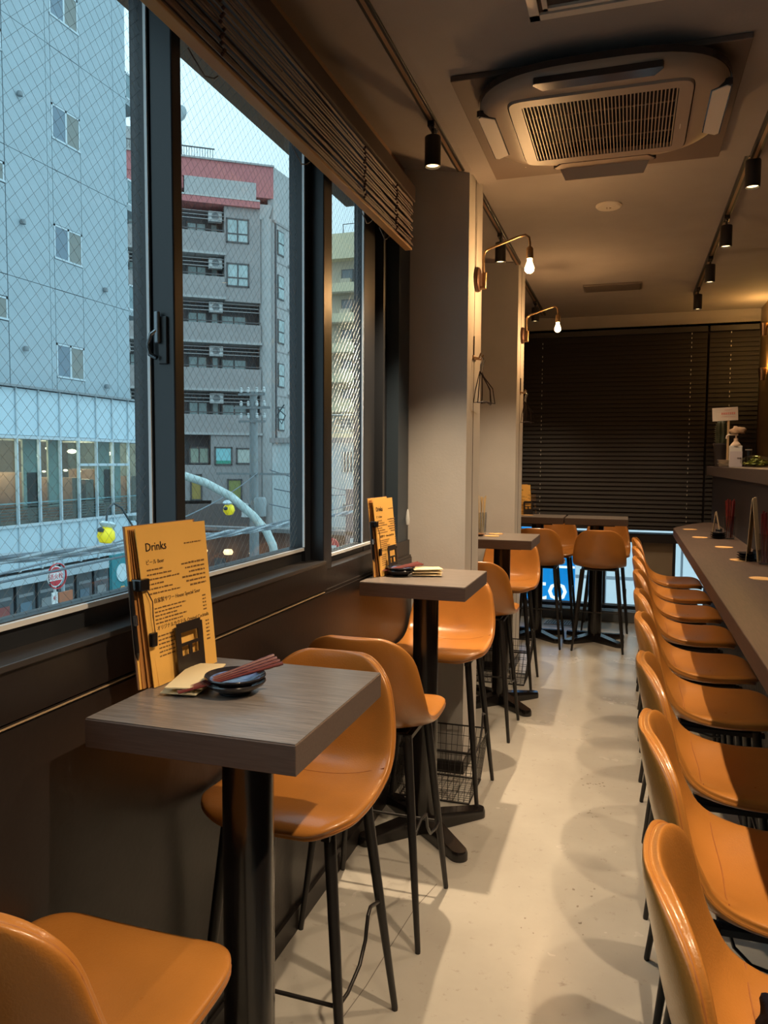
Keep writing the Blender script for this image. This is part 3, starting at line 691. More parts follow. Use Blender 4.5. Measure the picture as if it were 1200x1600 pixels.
    bar(y0, y1, .0, .046); bar(y0, y0 + .016, .046, .094); bar(y1 - .016, y1, .046, .094); bar(y0 + .016, y1 - .016, .066, .072); bar(y0 + .040, y1 - .040, .046, .066); bar(y0, y1, .094, .108); bar(y0 + .006, y1 - .006, .108, .114)
    st.box(-.06, .03, y0, y1, .0, .0025)
    st.build('stand_plate', mat('stand_black', (.022, .016, .014), .4), r)
    return r
def dishes(x, y, z, label):
    r = empty('dish_pair', (x, y, z)); r.scale = (1.15, 1.15, 1.1); tag(r, label, 'dishes', 'stacked dishes on the tables')
    for k in range(2):
        MB().lathe([(0, 0), (.027, 0), (.028, .004), (.048, .016), (.0515, .021), (.0505, .023), (.046, .020), (.026, .007), (0, .006)], 40, (0, 0, k * .010)).build('dish', ceramic, r, .6)
    MB().lathe([(0, .0172), (.025, .0176), (.042, .0275), (.041, .0280), (.025, .0185), (0, .0180)], 32).build('glaze', blueglaze, r, .7)
    return r
def sticks(x, y, z, rz, label, z0=.012, z1=.036, L_=.225):
    r = empty('chopsticks', (x, y, z), rz); tag(r, label, 'chopsticks', 'chopsticks laid on the tables')
    for k in range(4):
        off = -.019 + k * .0128; g = MB(); pts = []; rs = []
        N = 22
        for q in range(N + 1):
            t_ = q / N; pts.append((-L_ / 2 + L_ * t_, off * (.4 + t_ * 1.3), z0 + (z1 - z0) * t_)); rs.append(.0016 + .0019 * t_ + (.0007 * (q % 2) if t_ > .62 else 0))
        g.tube(pts, 0, 6, rs=rs).build('chopstick', lacquer, r, .5)
    return r
def towels(x, y, z, rz, label, n_=2, Lx=.058, Ly=.036):
    r = empty('towel_packets', (x, y, z), rz); tag(r, label, 'napkins', 'wet towel packets on the tables')
    for k in range(n_):
        g = MB(); Nx, Ny = 8, 5; t_, b_ = [], []
        for i in range(Nx + 1):
            for lst, s in ((t_, 1), (b_, -1)):
                lst.append([g.b.verts.new((-Lx + 2 * Lx * i / Nx, -Ly + 2 * Ly * j / Ny, k * .011 + .0065 + s * (.0012 + .0042 * math.sin(PI * min(1, max(0, (i - .5) / (Nx - 1)))) * math.sin(PI * j / Ny) ** .5))) for j in range(Ny + 1)])
        for i in range(Nx):
            for j in range(Ny):
                g.b.faces.new((t_[i][j], t_[i + 1][j], t_[i + 1][j + 1], t_[i][j + 1])); g.b.faces.new((b_[i][j + 1], b_[i + 1][j + 1], b_[i + 1][j], b_[i][j]))
        for i in range(Nx):
            g.b.faces.new((t_[i + 1][0], t_[i][0], b_[i][0], b_[i + 1][0])); g.b.faces.new((t_[i][Ny], t_[i + 1][Ny], b_[i + 1][Ny], b_[i][Ny]))
        for j in range(Ny):
            g.b.faces.new((t_[0][j], t_[0][j + 1], b_[0][j + 1], b_[0][j])); g.b.faces.new((t_[Nx][j + 1], t_[Nx][j], b_[Nx][j], b_[Nx][j + 1]))
        g.build('packet', napkin, r, 1.0, rot=(0, 0, .12 * k - .05))
    return r
ZT = 1.0206
menu(-.880, 1.265, ZT, -.08, 'kraft drinks menu standing on the nearest table')
dishes(-.715, 1.305, ZT, 'two black saucers with blue glaze on the nearest table')
sticks(-.725, 1.300, ZT, .72, 'four dark red chopsticks across the saucers on the nearest table', .012, .056, .195)
towels(-.815, 1.330, ZT, 1.76, 'cream paper towel packets by the menu on the nearest table', 2, .088, .036)
menu(-.905, 2.79, ZT, -.08, 'kraft menu standing on the second table, next to the window post', .20, .30)
dishes(-.845, 2.87, ZT, 'black saucers on the second table in front of the menu')
sticks(-.84, 2.87, ZT, .6, 'dark red chopsticks lying over the saucers on the second table', .022, .046, .16)
towels(-.745, 2.90, ZT, .3, 'white towel packets in the middle of the second table', 3)
menu(-.905, 6.50, ZT, -.9, 'brown menu on the left end table, partly hidden by the far pillar', .16, .25)

# ============================================================ BASKETS, HOOKS
def basket(x, y, label):
    r = empty('wire_basket', (x, y, 0)); tag(r, label, 'basket', 'wire bag baskets under the tables')
    a, b_, a2, b2, h = .185, .165, .155, .135, .24
    g = MB(); N = 13
    ring = lambda A, B, z: [(-A, -B, z), (A, -B, z), (A, B, z), (-A, B, z), (-A, -B, z)]
    MB().tube(ring(a, b_, h), .004, 6).build('rim', black_steel, r, .8)
    for k in range(1, 5):
        t_ = k / 5; g.tube(ring(a2 + (a - a2) * t_, b2 + (b_ - b2) * t_, .012 + (h - .012) * t_), .0013, 4)
    for k in range(N + 1):
        q = -1 + 2 * k / N
        g.tube([(a * q, -b_, h), (a2 * q, -b2, .012), (a2 * q, b2, .012), (a * q, b_, h)], .0013, 4)
        g.tube([(-a, b_ * q, h), (-a2, b2 * q, .012), (a2, b2 * q, .012), (a, b_ * q, h)], .0013, 4)
    o = g.build('mesh_wires', black_steel, r); o['kind'] = 'stuff'
    MB().tube(ring(a2, b2, .006), .004, 6).build('base_ring', black_steel, r, .8)
    return r
basket(-.77, 3.29, 'black wire basket on the floor behind the second table'); basket(-.775, 5.13, 'black wire basket on the floor behind the third table')
def hooks(x, y, z, label, lab2):
    r = empty('coat_hook', (x, y, z)); tag(r, label, 'coat hook', 'wall hooks on the pillars')
    MB().box(0, .006, -.03, .03, -.012, .012, .002).build('plate', brass, r)
    MB().tube([(.003, -.012, .0), (.003, -.012, .10)], .003, 8).build('stem', black_steel, r, .8)
    MB().tube([(.006, -.03, 0), (.03, -.03, -.004), (.040, -.03, .018)], .004, 8).build('prong', brass, r, .8)
    MB().tube([(.006, .03, 0), (.03, .03, -.004), (.040, .03, .018)], .004, 8).build('prong', brass, r, .8)
    for k, (dy, dr) in enumerate(((-.03, -.25), (-.022, .12), (.030, .3))):
        h = empty('wire_hanger', (x + .030, y + dy, z - .004), dr); h.scale = (1, .5, 1.4); tag(h, lab2 % ('hanging in front', 'hanging in the middle', 'hanging at the back')[k], 'hanger', 'hangers on the pillar hooks')
        MB().tube([(0, 0, -.0), (.010, 0, .006), (.018, 0, -.004), (.008, 0, -.022), (.006, 0, -.045)], .0018, 6).build('hook', chrome, h, .8)
        MB().tube([(.006, 0, -.045), (.05, .10, -.10), (.056, .13, -.15), (.03, 0, -.145), (.0, -.10, -.15), (.003, -.08, -.11), (.006, 0, -.045)], .0026, 6).build('body', mat('hanger_black', (.03, .02, .02), .3, metal=.5), h, .8)
    return r
hooks(-.7115, 3.62, 1.955, 'brass double coat hook on the aisle face of the near pillar', 'thin dark wire hanger %s on the near pillar hook')
hooks(-.7445, 5.50, 1.955, 'brass double coat hook on the aisle face of the far pillar', 'thin dark wire hanger %s on the far pillar hook')

# ============================================================ LIGHTS
def track(x, y0, y1, z, label):
    r = empty('light_track', (x, y0, z)); tag(r, label, 'light track')
    MB().box(-.017, .017, 0, y1 - y0, -.022, 0, .002).build('rail', black_steel, r)
    MB().box(-.006, .006, .01, y1 - y0 - .01, -.0235, -.0215).build('slot', mat('slot_copper', (.35, .22, .14), .4, metal=.6), r)
    return r
def spot(x, y, z, W_, label, ang=96, tilt=(0, 0)):
    r = empty('track_spotlight', (x, y, z)); tag(r, label, 'spotlight', 'black track spotlights')
    MB().box(-.014, .014, -.035, .035, -.045, -.0235, .003).build('adapter', gloss_black, r)
    MB().tube([(0, 0, -.045), (0, 0, -.075)], .006, 8).build('stem', gloss_black, r, .8)
    MB().lathe([(0, -.072), (.029, -.072), (.031, -.075), (.031, -.182), (.028, -.184), (.026, -.170), (.026, -.150), (0, -.150)], 28).build('housing', black_steel, r, .7)
    e = MB().lathe([(0, -.176), (.024, -.176), (.024, -.170), (0, -.170)], 24).build('lamp_face', mat('lamp_glow', (1, .8, .5), .5, emit=(1, .66, .30), es=5), r)
    ld = bpy.data.lights.new('spot_light', 'SPOT'); ld.energy = W_; ld.color = WARM; ld.spot_size = math.radians(ang); ld.spot_blend = 1.0; ld.shadow_soft_size = .016
    lo = bpy.data.objects.new('spot_light', ld); COL.objects.link(lo); lo.parent = r; lo.location = (0, 0, -.186); lo.rotation_euler = (tilt[0], tilt[1], 0)
    return r
track(-.745, -1.6, 3.44, 2.775, 'black ceiling light track over the near tables, ending at the near pillar')
track(-.745, 3.83, 5.29, 2.81, 'short ceiling light track between the two pillars')
track(-.775, 5.70, 7.2, 2.815, 'ceiling light track beyond the far pillar')
track(.465, -1.6, 3.60, ZC1, 'black ceiling light track over the counter, near half')
track(.465, 3.66, 6.62, ZC2, 'black ceiling light track over the counter, far half')
spot(-.745, 2.93, 2.775, SPOT_W * 1.7, 'black track spotlight over the second table', 70)
spot(-.745, 4.55, 2.81, SPOT_W, 'black track spotlight between the pillars')
spot(-.775, 6.55, 2.815, SPOT_W * .4, 'black track spotlight beyond the far pillar')
RS = [(.10, ZC1), (1.15, ZC1), (2.20, ZC1), (3.63, ZC2), (4.57, ZC2), (5.43, ZC2), (6.35, ZC2)]
rl = ['behind the frame edge', 'over the second counter stool, out of frame', 'over the fourth counter stool, out of frame', 'nearest in the picture', 'second nearest in the picture', 'second from the far end', 'at the far end']
for i, (y, z) in enumerate(RS): spot(.465, y, z, SPOT_WR * (.65 if y > 5 else (1.9 if i == 1 else 1)), 'black spotlight on the counter track, ' + rl[i], 104, (0, .22))
def sconce(x, y, z, label):
    r = empty('wall_sconce', (x, y, z)); tag(r, label, 'wall lamp', 'swing-arm bulbs on the pillars')
    MB().lathe([(0, 0), (.055, 0), (.058, .006), (.055, .016), (.048, .020), (0, .020)], 32, ax='x').build('backplate', mat('sconce_plate', (.10, .05, .035), .35, metal=.5), r, .6)
    MB().tube([(.020, 0, -.04), (.042, 0, -.04), (.042, 0, .03)], .009, 10).build('bracket', brass, r, .8)
    MB().tube([(.034, 0, -.035), (.034, 0, .105), (.040, 0, .128), (.056, 0, .138), (.20, 0, .185), (.228, 0, .188), (.244, 0, .176), (.248, 0, .150), (.248, 0, .125)], .0058, 10).build('arm', brass, r, .8)
    MB().lathe([(0, .132), (.012, .132), (.016, .124), (.017, .085), (.014, .080), (0, .080)], 20, (.248, 0, 0)).build('socket', brass, r, .7)
    b_ = MB().lathe([(0, .082), (.012, .080), (.012, .066), (.017, .052), (.022, .038), (.021, .026), (.013, .016), (0, .012)], 24, (.248, 0, 0)).build('bulb', mat('bulb_glow', (1, .8, .5), .3, emit=(1, .62, .24), es=26), r, 1.2)
    ld = bpy.data.lights.new('bulb_light', 'POINT'); ld.energy = BULB_W; ld.color = (1, .55, .22); ld.shadow_soft_size = .032
    lo = bpy.data.objects.new('bulb_light', ld); COL.objects.link(lo); lo.parent = r; lo.location = (.248, 0, -.045)
    return r
sconce(-.710, 3.65, 2.325, 'lit bare bulb on a bent brass arm on the near pillar')
sconce(-.743, 5.50, 2.352, 'lit bare bulb on a bent brass arm on the far pillar')
for z, lb in ((2.50, 'upper small brass lamp added for the glow at the right frame edge'), (2.14, 'lower small brass lamp added for the glow at the right frame edge')):
    r = empty('added_glow_lamp', (1.015, 6.96, z)); tag(r, lb, 'wall lamp', 'added lamps for the glow in the far right corner')  # lamps added to imitate warm reflections on the glossy right wall
    MB().lathe([(0, 0), (.020, .0), (.034, .10), (.030, .10), (.0, .015)], 20).build('shade', brass, r, .7)
    MB().lathe([(0, .03), (.012, .035), (.014, .06), (0, .075)], 14).build('bulb', MATS['bulb_glow'], r, .8)
    MB().box(.0, .02, -.02, .02, .02, .06).build('bracket', brass, r)
    ld = bpy.data.lights.new('added_corner_light', 'POINT'); ld.energy = 4; ld.color = (1, .55, .15); ld.shadow_soft_size = .02
    lo = bpy.data.objects.new('added_corner_light', ld); COL.objects.link(lo); lo.parent = r; lo.location = (-.0, 0, .12)

# ============================================================ CEILING FITTINGS
r = empty('ceiling_air_conditioner', (-.125, 2.87, ZC1)); tag(r, 'round-cornered cassette air conditioner on a square ceiling plate', 'air conditioner')
MB().box(-.478, .447, -.27, .67, -.020, -.001, .003).build('mounting_board', mat('board_brown', (.13, .09, .07), .6), r)
def sq(A, B, p, n_=64, cx=0, cy=0):
    out = []
    for k in range(n_):
        t_ = 2 * PI * k / n_; c, s = math.cos(t_), math.sin(t_)
        out.append((cx + A * math.copysign(abs(c) ** (2 / p), c), cy + B * math.copysign(abs(s) ** (2 / p), s)))
    return out
def loft(g, rings):
    vs = [[g.b.verts.new((x, y, z)) for x, y in pts] for pts, z in rings]; n_ = len(vs[0])
    for A, B in zip(vs, vs[1:]):
        for i in range(n_): g.b.faces.new((A[i], A[(i + 1) % n_], B[(i + 1) % n_], B[i]))
    return vs
g = MB(); vs = loft(g, [(sq(.408, .372, 3.0), -.046), (sq(.408, .372, 3.0), -.075), (sq(.397, .362, 3.0), -.098), (sq(.377, .345, 3.2), -.108), (sq(.292, .285, 14), -.113)])
g.build('shell', bronze, r, .7)
MB().prism(sq(.412, .376, 3.0), -.066, -.046).build('skirt', darkplas, r, .7)
g = MB(); loft(g, [(sq(.290, .283, 14), -.110), (sq(.287, .280, 14), -.120), (sq(.245, .235, 60), -.120), (sq(.243, .233, 60), -.104)]); g.build('grille_frame', mat('grille_taupe', (.30, .22, .165), .45), r, .5)
MB().box(-.245, .245, -.235, .235, -.082, -.078).build('filter', mat('filter_dark', (.015, .012, .012), .8), r)
sl = None
for k in range(42):
    x = -.24 + k * .48 / 41
    if sl is None: sl = MB().box(-.0017, .0017, -.236, .236, -.119, -.106).build('grille_bar', mat('bar_taupe', (.36, .26, .19), .45), r); o = sl
    else: o = sl.copy(); COL.objects.link(o)
    o.location = (x, 0, 0)
for k in range(3): MB().box(-.243, .243, -.115 + k * .115 - .002, -.115 + k * .115 + .002, -.108, -.104).build('cross_bar', MATS['bar_taupe'], r)
for k, a in enumerate((0, 90, 180, 270)):
    e = MB(); n_ = 10; L_ = .19
    e.prism([(-L_, -.366), (L_, -.366), (L_ * 1.02, -.355), (L_ * .86, -.306), (-L_ * .86, -.306), (-L_ * 1.02, -.355)], -.1105, -.09)
    off_ = Vector((math.sin(math.radians(a)), -math.cos(math.radians(a)), 0)) * (.036 if a in (90, 270) else 0)
    e.build('air_outlet', darkplas, r, rot=(0, 0, math.radians(a)), loc=off_)
    if a == 0: continue
    e = MB(); y0 = -.322 if a != 180 else -.34
    e.prism([(-L_ * .95, -.362), (L_ * .95, -.362), (L_ * 1.0, -.350), (L_ * .84, -.310), (-L_ * .84, -.310), (-L_ * 1.0, -.350)], -.1135, -.1108)
    e.build('vane', cream if a != 180 else bronze, r, rot=(0, 0, math.radians(a)), loc=off_)
e = MB(); e.hexa([(-.17, .365, -.112), (.17, .365, -.112), (.15, .392, -.15), (-.15, .392, -.15), (-.17, .37, -.108), (.17, .37, -.108), (.15, .397, -.147), (-.15, .397, -.147)]); e.build('open_vane', bronze, r)
g = MB(); g.box(-.30, -.297, .30, .303, -.114, -.113); g.box(.262, .265, .04, .08, -.121, -.1195); g.build('mark', cream, r)
r = empty('smoke_detector', (-.136, 4.19 * 1.02, ZC2)); tag(r, 'round cream ceiling disc with small raised marks', 'smoke detector')
MB().lathe([(0, 0), (.066, 0), (.066, -.006), (.058, -.014), (0, -.015)], 40).build('disc', cream, r, .6)
g = MB(); g.box(-.012, -.006, -.012, .012, -.0165, -.0148); g.tube([(.004, -.01, -.0158), (.012, 0, -.0158), (.004, .012, -.0158)], .0016, 5); g.build('mark', bronze, r)
r = empty('ceiling_vent', (-.155, 6.22, ZC2)); tag(r, 'dark rectangular grille vent in the ceiling before the end blind', 'vent')
MB().box(-.215, .215, -.11, .11, -.012, 0, .002).build('frame', mat('vent_taupe', (.12, .095, .08), .5), r)
for k in range(9): MB().box(-.20, .20, -.095 + k * .0225, -.095 + k * .0225 + .009, -.018, -.012).build('louvre', mat('vent_bar', (.09, .07, .06), .5), r)
r = empty('ceiling_hatch', (-.10, 2.13, ZC1)); tag(r, 'cream framed square ceiling diffuser cut by the top frame edge', 'ceiling vent')
g = MB()
for A, wv in ((.205, .028), (.165, .014)):
    for s in (-1, 1): g.box(-A, A, s * A - (wv if s > 0 else 0), s * A + (wv if s < 0 else 0), -.014, 0); g.box(s * A - (wv if s > 0 else 0), s * A + (wv if s < 0 else 0), -A, A, -.014, 0)
g.build('frame', cream, r); MB().box(-.19, .19, -.19, .19, -.006, -.001).build('recess', mat('recess_dark', (.06, .04, .035), .7), r)

# ============================================================ OUTSIDE: END SIDE
whitep = mat('white_panel', (.85, .87, .88), .5)
r = empty('white_facade', (-.2, 10.6, -4)); tag(r, 'white panelled wall seen through the low end windows', 'wall')
MB().box(-3.5, 4, .06, .2, 0, 8).build('core', mat('facade_grey', (.5, .53, .57), .6), r)
for k in range(6):
    for z0, z1 in ((0, 2.2), (2.25, 3.9), (3.95, 4.42), (4.47, 6.0)): MB().box(-2.9 + k * .95, -2.9 + k * .95 + .92, 0, .06, z0, z1).build('panel', whitep, r)
r = empty('street_sign', (-.95, 8.5, -.3)); tag(r, 'backlit blue sign with white letters outside the low end window', 'sign')
blue = mat('sign_blue', (.0, .22, .55), .4, emit=(.0, .25, .70), es=.55); signw = mat('sign_white', (.9, .9, .9), .4, emit=(.85, .95, 1), es=.8)
MB().box(-.45, .42, 0, .10, .20, 1.05).build('box', blue, r)
MB().box(-.45, .42, -.003, 0, .615, .64).build('divider', signw, r)
MB().box(-.45, .42, -.004, .0, .16, .20).build('warm_strip', mat('sign_warm', (.9, .6, .3), .4, emit=(1, .62, .3), es=1.0), r)
text('lettering', 'U', .44, signw, r, basis((.18, -.004, .70), (1, 0, 0), (0, 0, 1)), .002)
text('lettering', 'to', .42, signw, r, basis((.17, -.004, .26), (1, 0, 0), (0, 0, 1)), .002)
MB().box(-.05, .05, .02, .08, -3.7, .2).build('post', mat('post_grey', (.3, .3, .32), .5), r)
# ============================================================ OUTSIDE: STREET SIDE
tag(MB().box(-80, -1.4, -10, 140, -4.4, -4.2).build('street_ground', mat('asphalt', (.10, .105, .11), .8, var=.2, vscale=1)), 'grey asphalt street far below the windows', 'street'); bpy.data.objects['street_ground']['kind'] = 'structure'
pa = mat('bluegrey_panel', (.36, .45, .495), .75, var=.04, vscale=2); joint = mat('panel_gap', (.06, .075, .085), .9)
alum = mat('aluminium_frame', (.50, .60, .65), .4); wglass = mat('far_glass', (.10, .15, .16), .15, spec=.8); wcurt = mat('far_curtain', (.23, .25, .235), .7)
r = empty('panel_building', (-13.2, 12, -4.2)); tag(r, 'tall blue grey panel clad building at the left with small sash windows', 'building')
def ap(nm, y0, y1, z0, z1, m, x0=0.0, x1=.05): return MB().box(x0, x1, y0 - 12, y1 - 12, z0 + 4.2, z1 + 4.2).build(nm, m, r)
MB().box(-9, -.02, -8, 6.26, 7.26, 21).build('core', joint, r)
G = .014
colsA = [(4.0, 5.9), (5.9, 7.9), (7.9, 9.9), (9.9, 11.9), (11.9, 12.7), (13.95, 15.26), (15.26, 15.42), (16.42, 17.74), (17.74, 18.28)]
rows = [(3.07, 5.53), (5.53, 8.33), (8.33, 11.15), (11.15, 13.95), (13.95, 16.8)]
for c0_, c1 in colsA:
    for z0, z1 in rows: ap('panel', c0_ + G / 2, c1 - G / 2, z0 + G / 2, z1 - G / 2, pa, -.02, .0)
for z0, z1 in ((3.06, 3.42), (4.26, 5.52), (5.54, 6.24), (7.07, 8.32), (8.34, 9.03), (9.87, 11.14), (11.16, 11.85), (12.7, 13.94), (13.96, 14.65), (15.5, 16.8)): ap('panel', 15.43, 16.41, z0, z1, pa, -.02, .0)
for z0, z1 in ((3.06, 4.5), (5.05, 5.52), (5.54, 7.48), (7.95, 8.32), (8.34, 10.27), (10.75, 11.14), (11.16, 16.8)): ap('panel', 12.71, 13.93, z0, z1, pa, -.02, .0)
def win2(y0, y1, z0, z1):
    f = MB(); yy0, yy1, zz0, zz1 = y0 - 12, y1 - 12, z0 + 4.2, z1 + 4.2; wd = .045
    f.box(-.07, .02, yy0, yy1, zz0, zz0 + wd); f.box(-.07, .0, yy0, yy1, zz1 - wd, zz1); f.box(-.07, .0, yy0, yy0 + wd, zz0, zz1); f.box(-.07, .0, yy1 - wd, yy1, zz0, zz1); f.box(-.06, -.0, (yy0 + yy1) / 2 - .03, (yy0 + yy1) / 2 + .03, zz0, zz1)
    f = f.build('window', alum, r)
    MB().box(-.018, -.010, yy0 + wd, (yy0 + yy1) / 2 - .03, zz0 + wd, zz1 - wd).build('pane', mat('far_glass_light', (.15, .22, .28), .15), f)
    MB().box(-.018, -.010, (yy0 + yy1) / 2 + .03, yy1 - wd, zz0 + wd, zz1 - wd).build('pane', wcurt, f)
for z0, z1 in ((3.43, 4.25), (6.25, 7.06), (9.04, 9.86), (11.86, 12.68)): win2(15.43, 16.42, z0, z1)
for z0, z1 in ((4.52, 5.03), (7.50, 7.93), (10.28, 10.73)): win2(12.72, 13.93, z0, z1)
for y, z in ((14.38, 9.58), (14.38, 6.79), (14.38, 3.97), (17.22, 5.88), (17.22, 3.38), (14.38, 12.4), (17.22, 8.8)):
    if z > 8.5 and y > 17: continue
    MB().lathe([(0, .0), (.06, .0), (.065, .06), (.05, .10), (0, .11)], 12, (0, y - 12, z + 4.2 - .0), ax='z').build('vent_hood', mat('vent_hood_grey', (.20, .24, .26), .5), r, .8).location = (.06, 0, -.05)
for zb in (8.25, 5.42, 11.05):
    q = zb + 4.2
    MB().box(-2.5, .0, 6.27, 7.0, q, q + .16).build('balcony_slab', mat('slab_grey', (.30, .37, .40), .7), r)
    f = MB(); f.box(-.05, .0, 6.27, 6.30, q + .16, q + .85); f.box(-.05, 0, 6.96, 7.0, q + .16, q + .85); f.box(-.05, 0, 6.27, 7.0, q + .80, q + .85); f.box(-.05, 0, 6.27, 7.0, q + .16, q + .2)
    f = f.build('balcony_rail', mat('rail_white', (.55, .62, .66), .4), r); MB().box(-.03, -.02, 6.30, 6.96, q + .2, q + .80).build('pane', mat('frosted_glass', (.16, .25, .28), .3), f)

# glass fronted podium
r = empty('glass_front_shop', (-12.6, 12, -4.2)); tag(r, 'low glass fronted building with a restaurant floor, below the panel building', 'building')
pw = mat('opal_panel', (.50, .66, .74), .35, spec=.7)
def pp(nm, y0, y1, z0, z1, m, x0, x1): return MB().box(x0, x1, y0 - 12, y1 - 12, z0 + 4.2, z1 + 4.2).build(nm, m, r)
pp('roof_slab', 4, 19.2, 3.0, 3.05, mat('roof_edge', (.25, .29, .31), .6), -.6, .12)
pp('upper_beam', 4, 19.1, 1.9, 3.0, joint, -.6, -.03); pp('lower_beam', 4, 19.1, -1.0, .02, joint, -.6, -.03)
pp('back_wall', 4, 19.1, 0, 2, mat('shop_inner', (.12, .10, .09), .8), -3.2, -3.0); pp('inner_floor', 4, 19.1, -.05, .0, mat('shop_floor', (.16, .10, .06), .6), -3.0, -.6); pp('inner_ceiling', 4, 19.1, 1.92, 1.96, mat('shop_ceiling', (.30, .30, .28), .8), -3.0, -.6)
pp('end_wall', 18.6, 19.1, -4.2, 3.0, mat('podium_side', (.16, .19, .20), .7), -3.2, -.05)
my = [5.0, 5.9, 6.8, 7.7, 8.6, 9.5, 10.4, 11.3, 12.1, 12.75, 13.41, 14.07, 14.74, 15.36, 16.01, 16.63, 17.28, 17.92, 18.5, 19.1]
for i, y in enumerate(my): pp('mullion', y - .018, y + .018, -3.9 if i % 3 == 0 else -1.0, 3.0, alum, -.02, .055)
for i in range(8, len(my) - 1):
    a, b_ = my[i] + .022, my[i + 1] - .022
    pp('upper_panel', a, b_, 1.98, 2.98, pw, -.03, .02); pp('lower_panel', a, b_, -.98, -.02, pw, -.03, .02)
    pp('window_pane', a, b_, .02, 1.92, glass_mat('shop_glass', (.75, .88, .90), 1.5), -.01, -.004)
pp('transom', 12.1, 19.1, 1.90, 1.97, alum, -.02, .06); pp('transom', 12.1, 19.1, -.02, .04, alum, -.02, .06); pp('transom', 15.4, 17.3, 1.30, 1.36, alum, -.01, .05); pp('hand_rail', 12.1, 19.1, .48, .505, alum, -.09, -.06)
for k in range(6): pp('lattice_slat', 12.1, 19.1, .08 + k * .065, .11 + k * .065, mat('lattice_wood', (.20, .14, .11), .6), -.14, -.12)
brn = mat('partition_brown', (.26, .15, .10), .6)
for y, wd, z1 in ((13.2, .25, 1.0), (14.25, .35, 1.15), (15.75, .35, 1.0), (16.25, .30, .95), (16.95, .28, 1.2), (18.1, .3, 1.0)): pp('booth_partition', y, y + wd, 0, z1, brn, -1.6, -.5)
for y, wd in ((14.15, .55), (14.95, .35), (16.7, .5), (17.4, .25)): pp('pale_curtain', y, y + wd, .3, 1.9, mat('curtain_pale', (.42, .42, .36), .8), -.55, -.5)
for y, z, s in ((13.7, 1.7, .10), (16.25, 1.66, .12), (15.4, 1.72, .07), (17.75, 1.62, .10), (16.0, 1.18, .06), (16.5, 1.15, .05), (15.25, 1.16, .05)):
    o = MB().lathe([(0, -s * .5), (s * .7, -s * .35), (s, 0), (s * .7, s * .35), (0, s * .5)], 12).build('ceiling_lamp', mat('shop_lamp', (1, .85, .6), .5, emit=(1, .80, .5), es=3.2), r, 1); o.location = (-.9, y - 12, z + 4.2)
for y in (12.6, 14.0, 15.6, 17.3):
    ld = bpy.data.lights.new('shop_light', 'POINT'); ld.energy = 70; ld.color = (1, .78, .5); ld.shadow_soft_size = .1
    lo = bpy.data.objects.new('shop_light', ld); COL.objects.link(lo); lo.parent = r; lo.location = (-1.4, y - 12, 1.55 + 4.2)
# ground floor shop fronts
pp('shop_back', 4, 19.1, -4.2, -1.05, mat('shop_dark', (.05, .055, .065), .5), -.5, -.3)
for k, y in enumerate((12.2, 12.9, 13.55, 14.2, 14.85, 15.5, 16.15, 16.8, 17.45, 18.1)):
    pp('shop_door', y + .03, y + .58, -4.0, -1.35, mat('shop_pane', (.10, .125, .14), .2), -.28, -.24); pp('poster', y + .12, y + .46, -2.35 + .1 * (k % 3), -1.75, mat('poster_%d' % (k % 3), ((.30, .33, .34), (.33, .10, .09), (.14, .22, .28))[k % 3], .6), -.235, -.225)
    pp('shelf_line', y + .08, y + .52, -1.62, -1.55, mat('line_pale', (.30, .33, .35), .5), -.235, -.225)
pp('fascia', 4, 19.1, -1.3, -1.05, alum, -.3, .0)
r = empty('teal_sign', (-11.6, 15.55, -2.8)); tag(r, 'teal poster sign with a white circle and orange cone beside the shop', 'sign')
MB().box(-.04, .04, -.35, .35, -1.3, 2.0).build('board', mat('teal', (.03, .24, .28), .5), r)
MB().lathe([(0, 0), (.22, 0), (.22, .02), (0, .02)], 24, ax='x').build('white_disc', mat('disc_white', (.62, .78, .82), .5), r).location = (.04, .02, 1.55)
MB().lathe([(0, 0), (.12, 0), (.12, .02), (0, .02)], 6, ax='x').build('orange_shape', mat('cone_orange', (.80, .38, .13), .5), r).location = (.04, .02, 1.12)
MB().box(.04, .055, -.10, .14, .55, 1.1).build('orange_column', mat('cone_orange2', (.70, .35, .2), .5), r)
# fire hydrant sign
r = empty('hydrant_sign', (-11.0, 12.65, -4.2)); tag(r, 'round red and white fire hydrant sign on a thin pole', 'sign')
red = mat('sign_red', (.62, .03, .05), .4); sw = mat('sign_plain_white', (.8, .82, .82), .4)
MB().tube([(0, .0, 0), (0, .0, 3.8)], .03, 8).build('pole', mat('pole_white', (.6, .62, .62), .5), r, .8)
f = MB().lathe([(0, 0), (.215, 0), (.215, .03), (0, .03)], 32, (0, 0, 3.30), ax='x').build('white_face', sw, r); MB().lathe([(0, .03), (.19, .03), (.19, .036), (0, .036)], 32, (0, 0, 3.30), ax='x').build('red_disc', red, f)
MB().box(.036, .041, -.19, .19, 3.22, 3.38).build('band', sw, f)
text('lettering', '消火栓', .135, red, f, basis((.043, 0, 3.25), (0, 1, 0), (0, 0, 1)), .002)
MB().lathe([(.245, 0), (.265, 0), (.265, .03), (.245, .03)], 32, (0, .06, 3.30), ax='x').build('outer_ring', red, r)
q = MB().box(0, .02, -.10, .06, 2.62, 2.98).build('arrow_plate', sw, r); text('lettering', '←', .14, red, q, basis((.024, -.02, 2.82), (0, 1, 0), (0, 0, 1)), .002)
MB().box(-.02, .02, .10, .50, 2.45, 2.95).build('orange_board', mat('orange_board', (.45, .16, .08), .6), r)
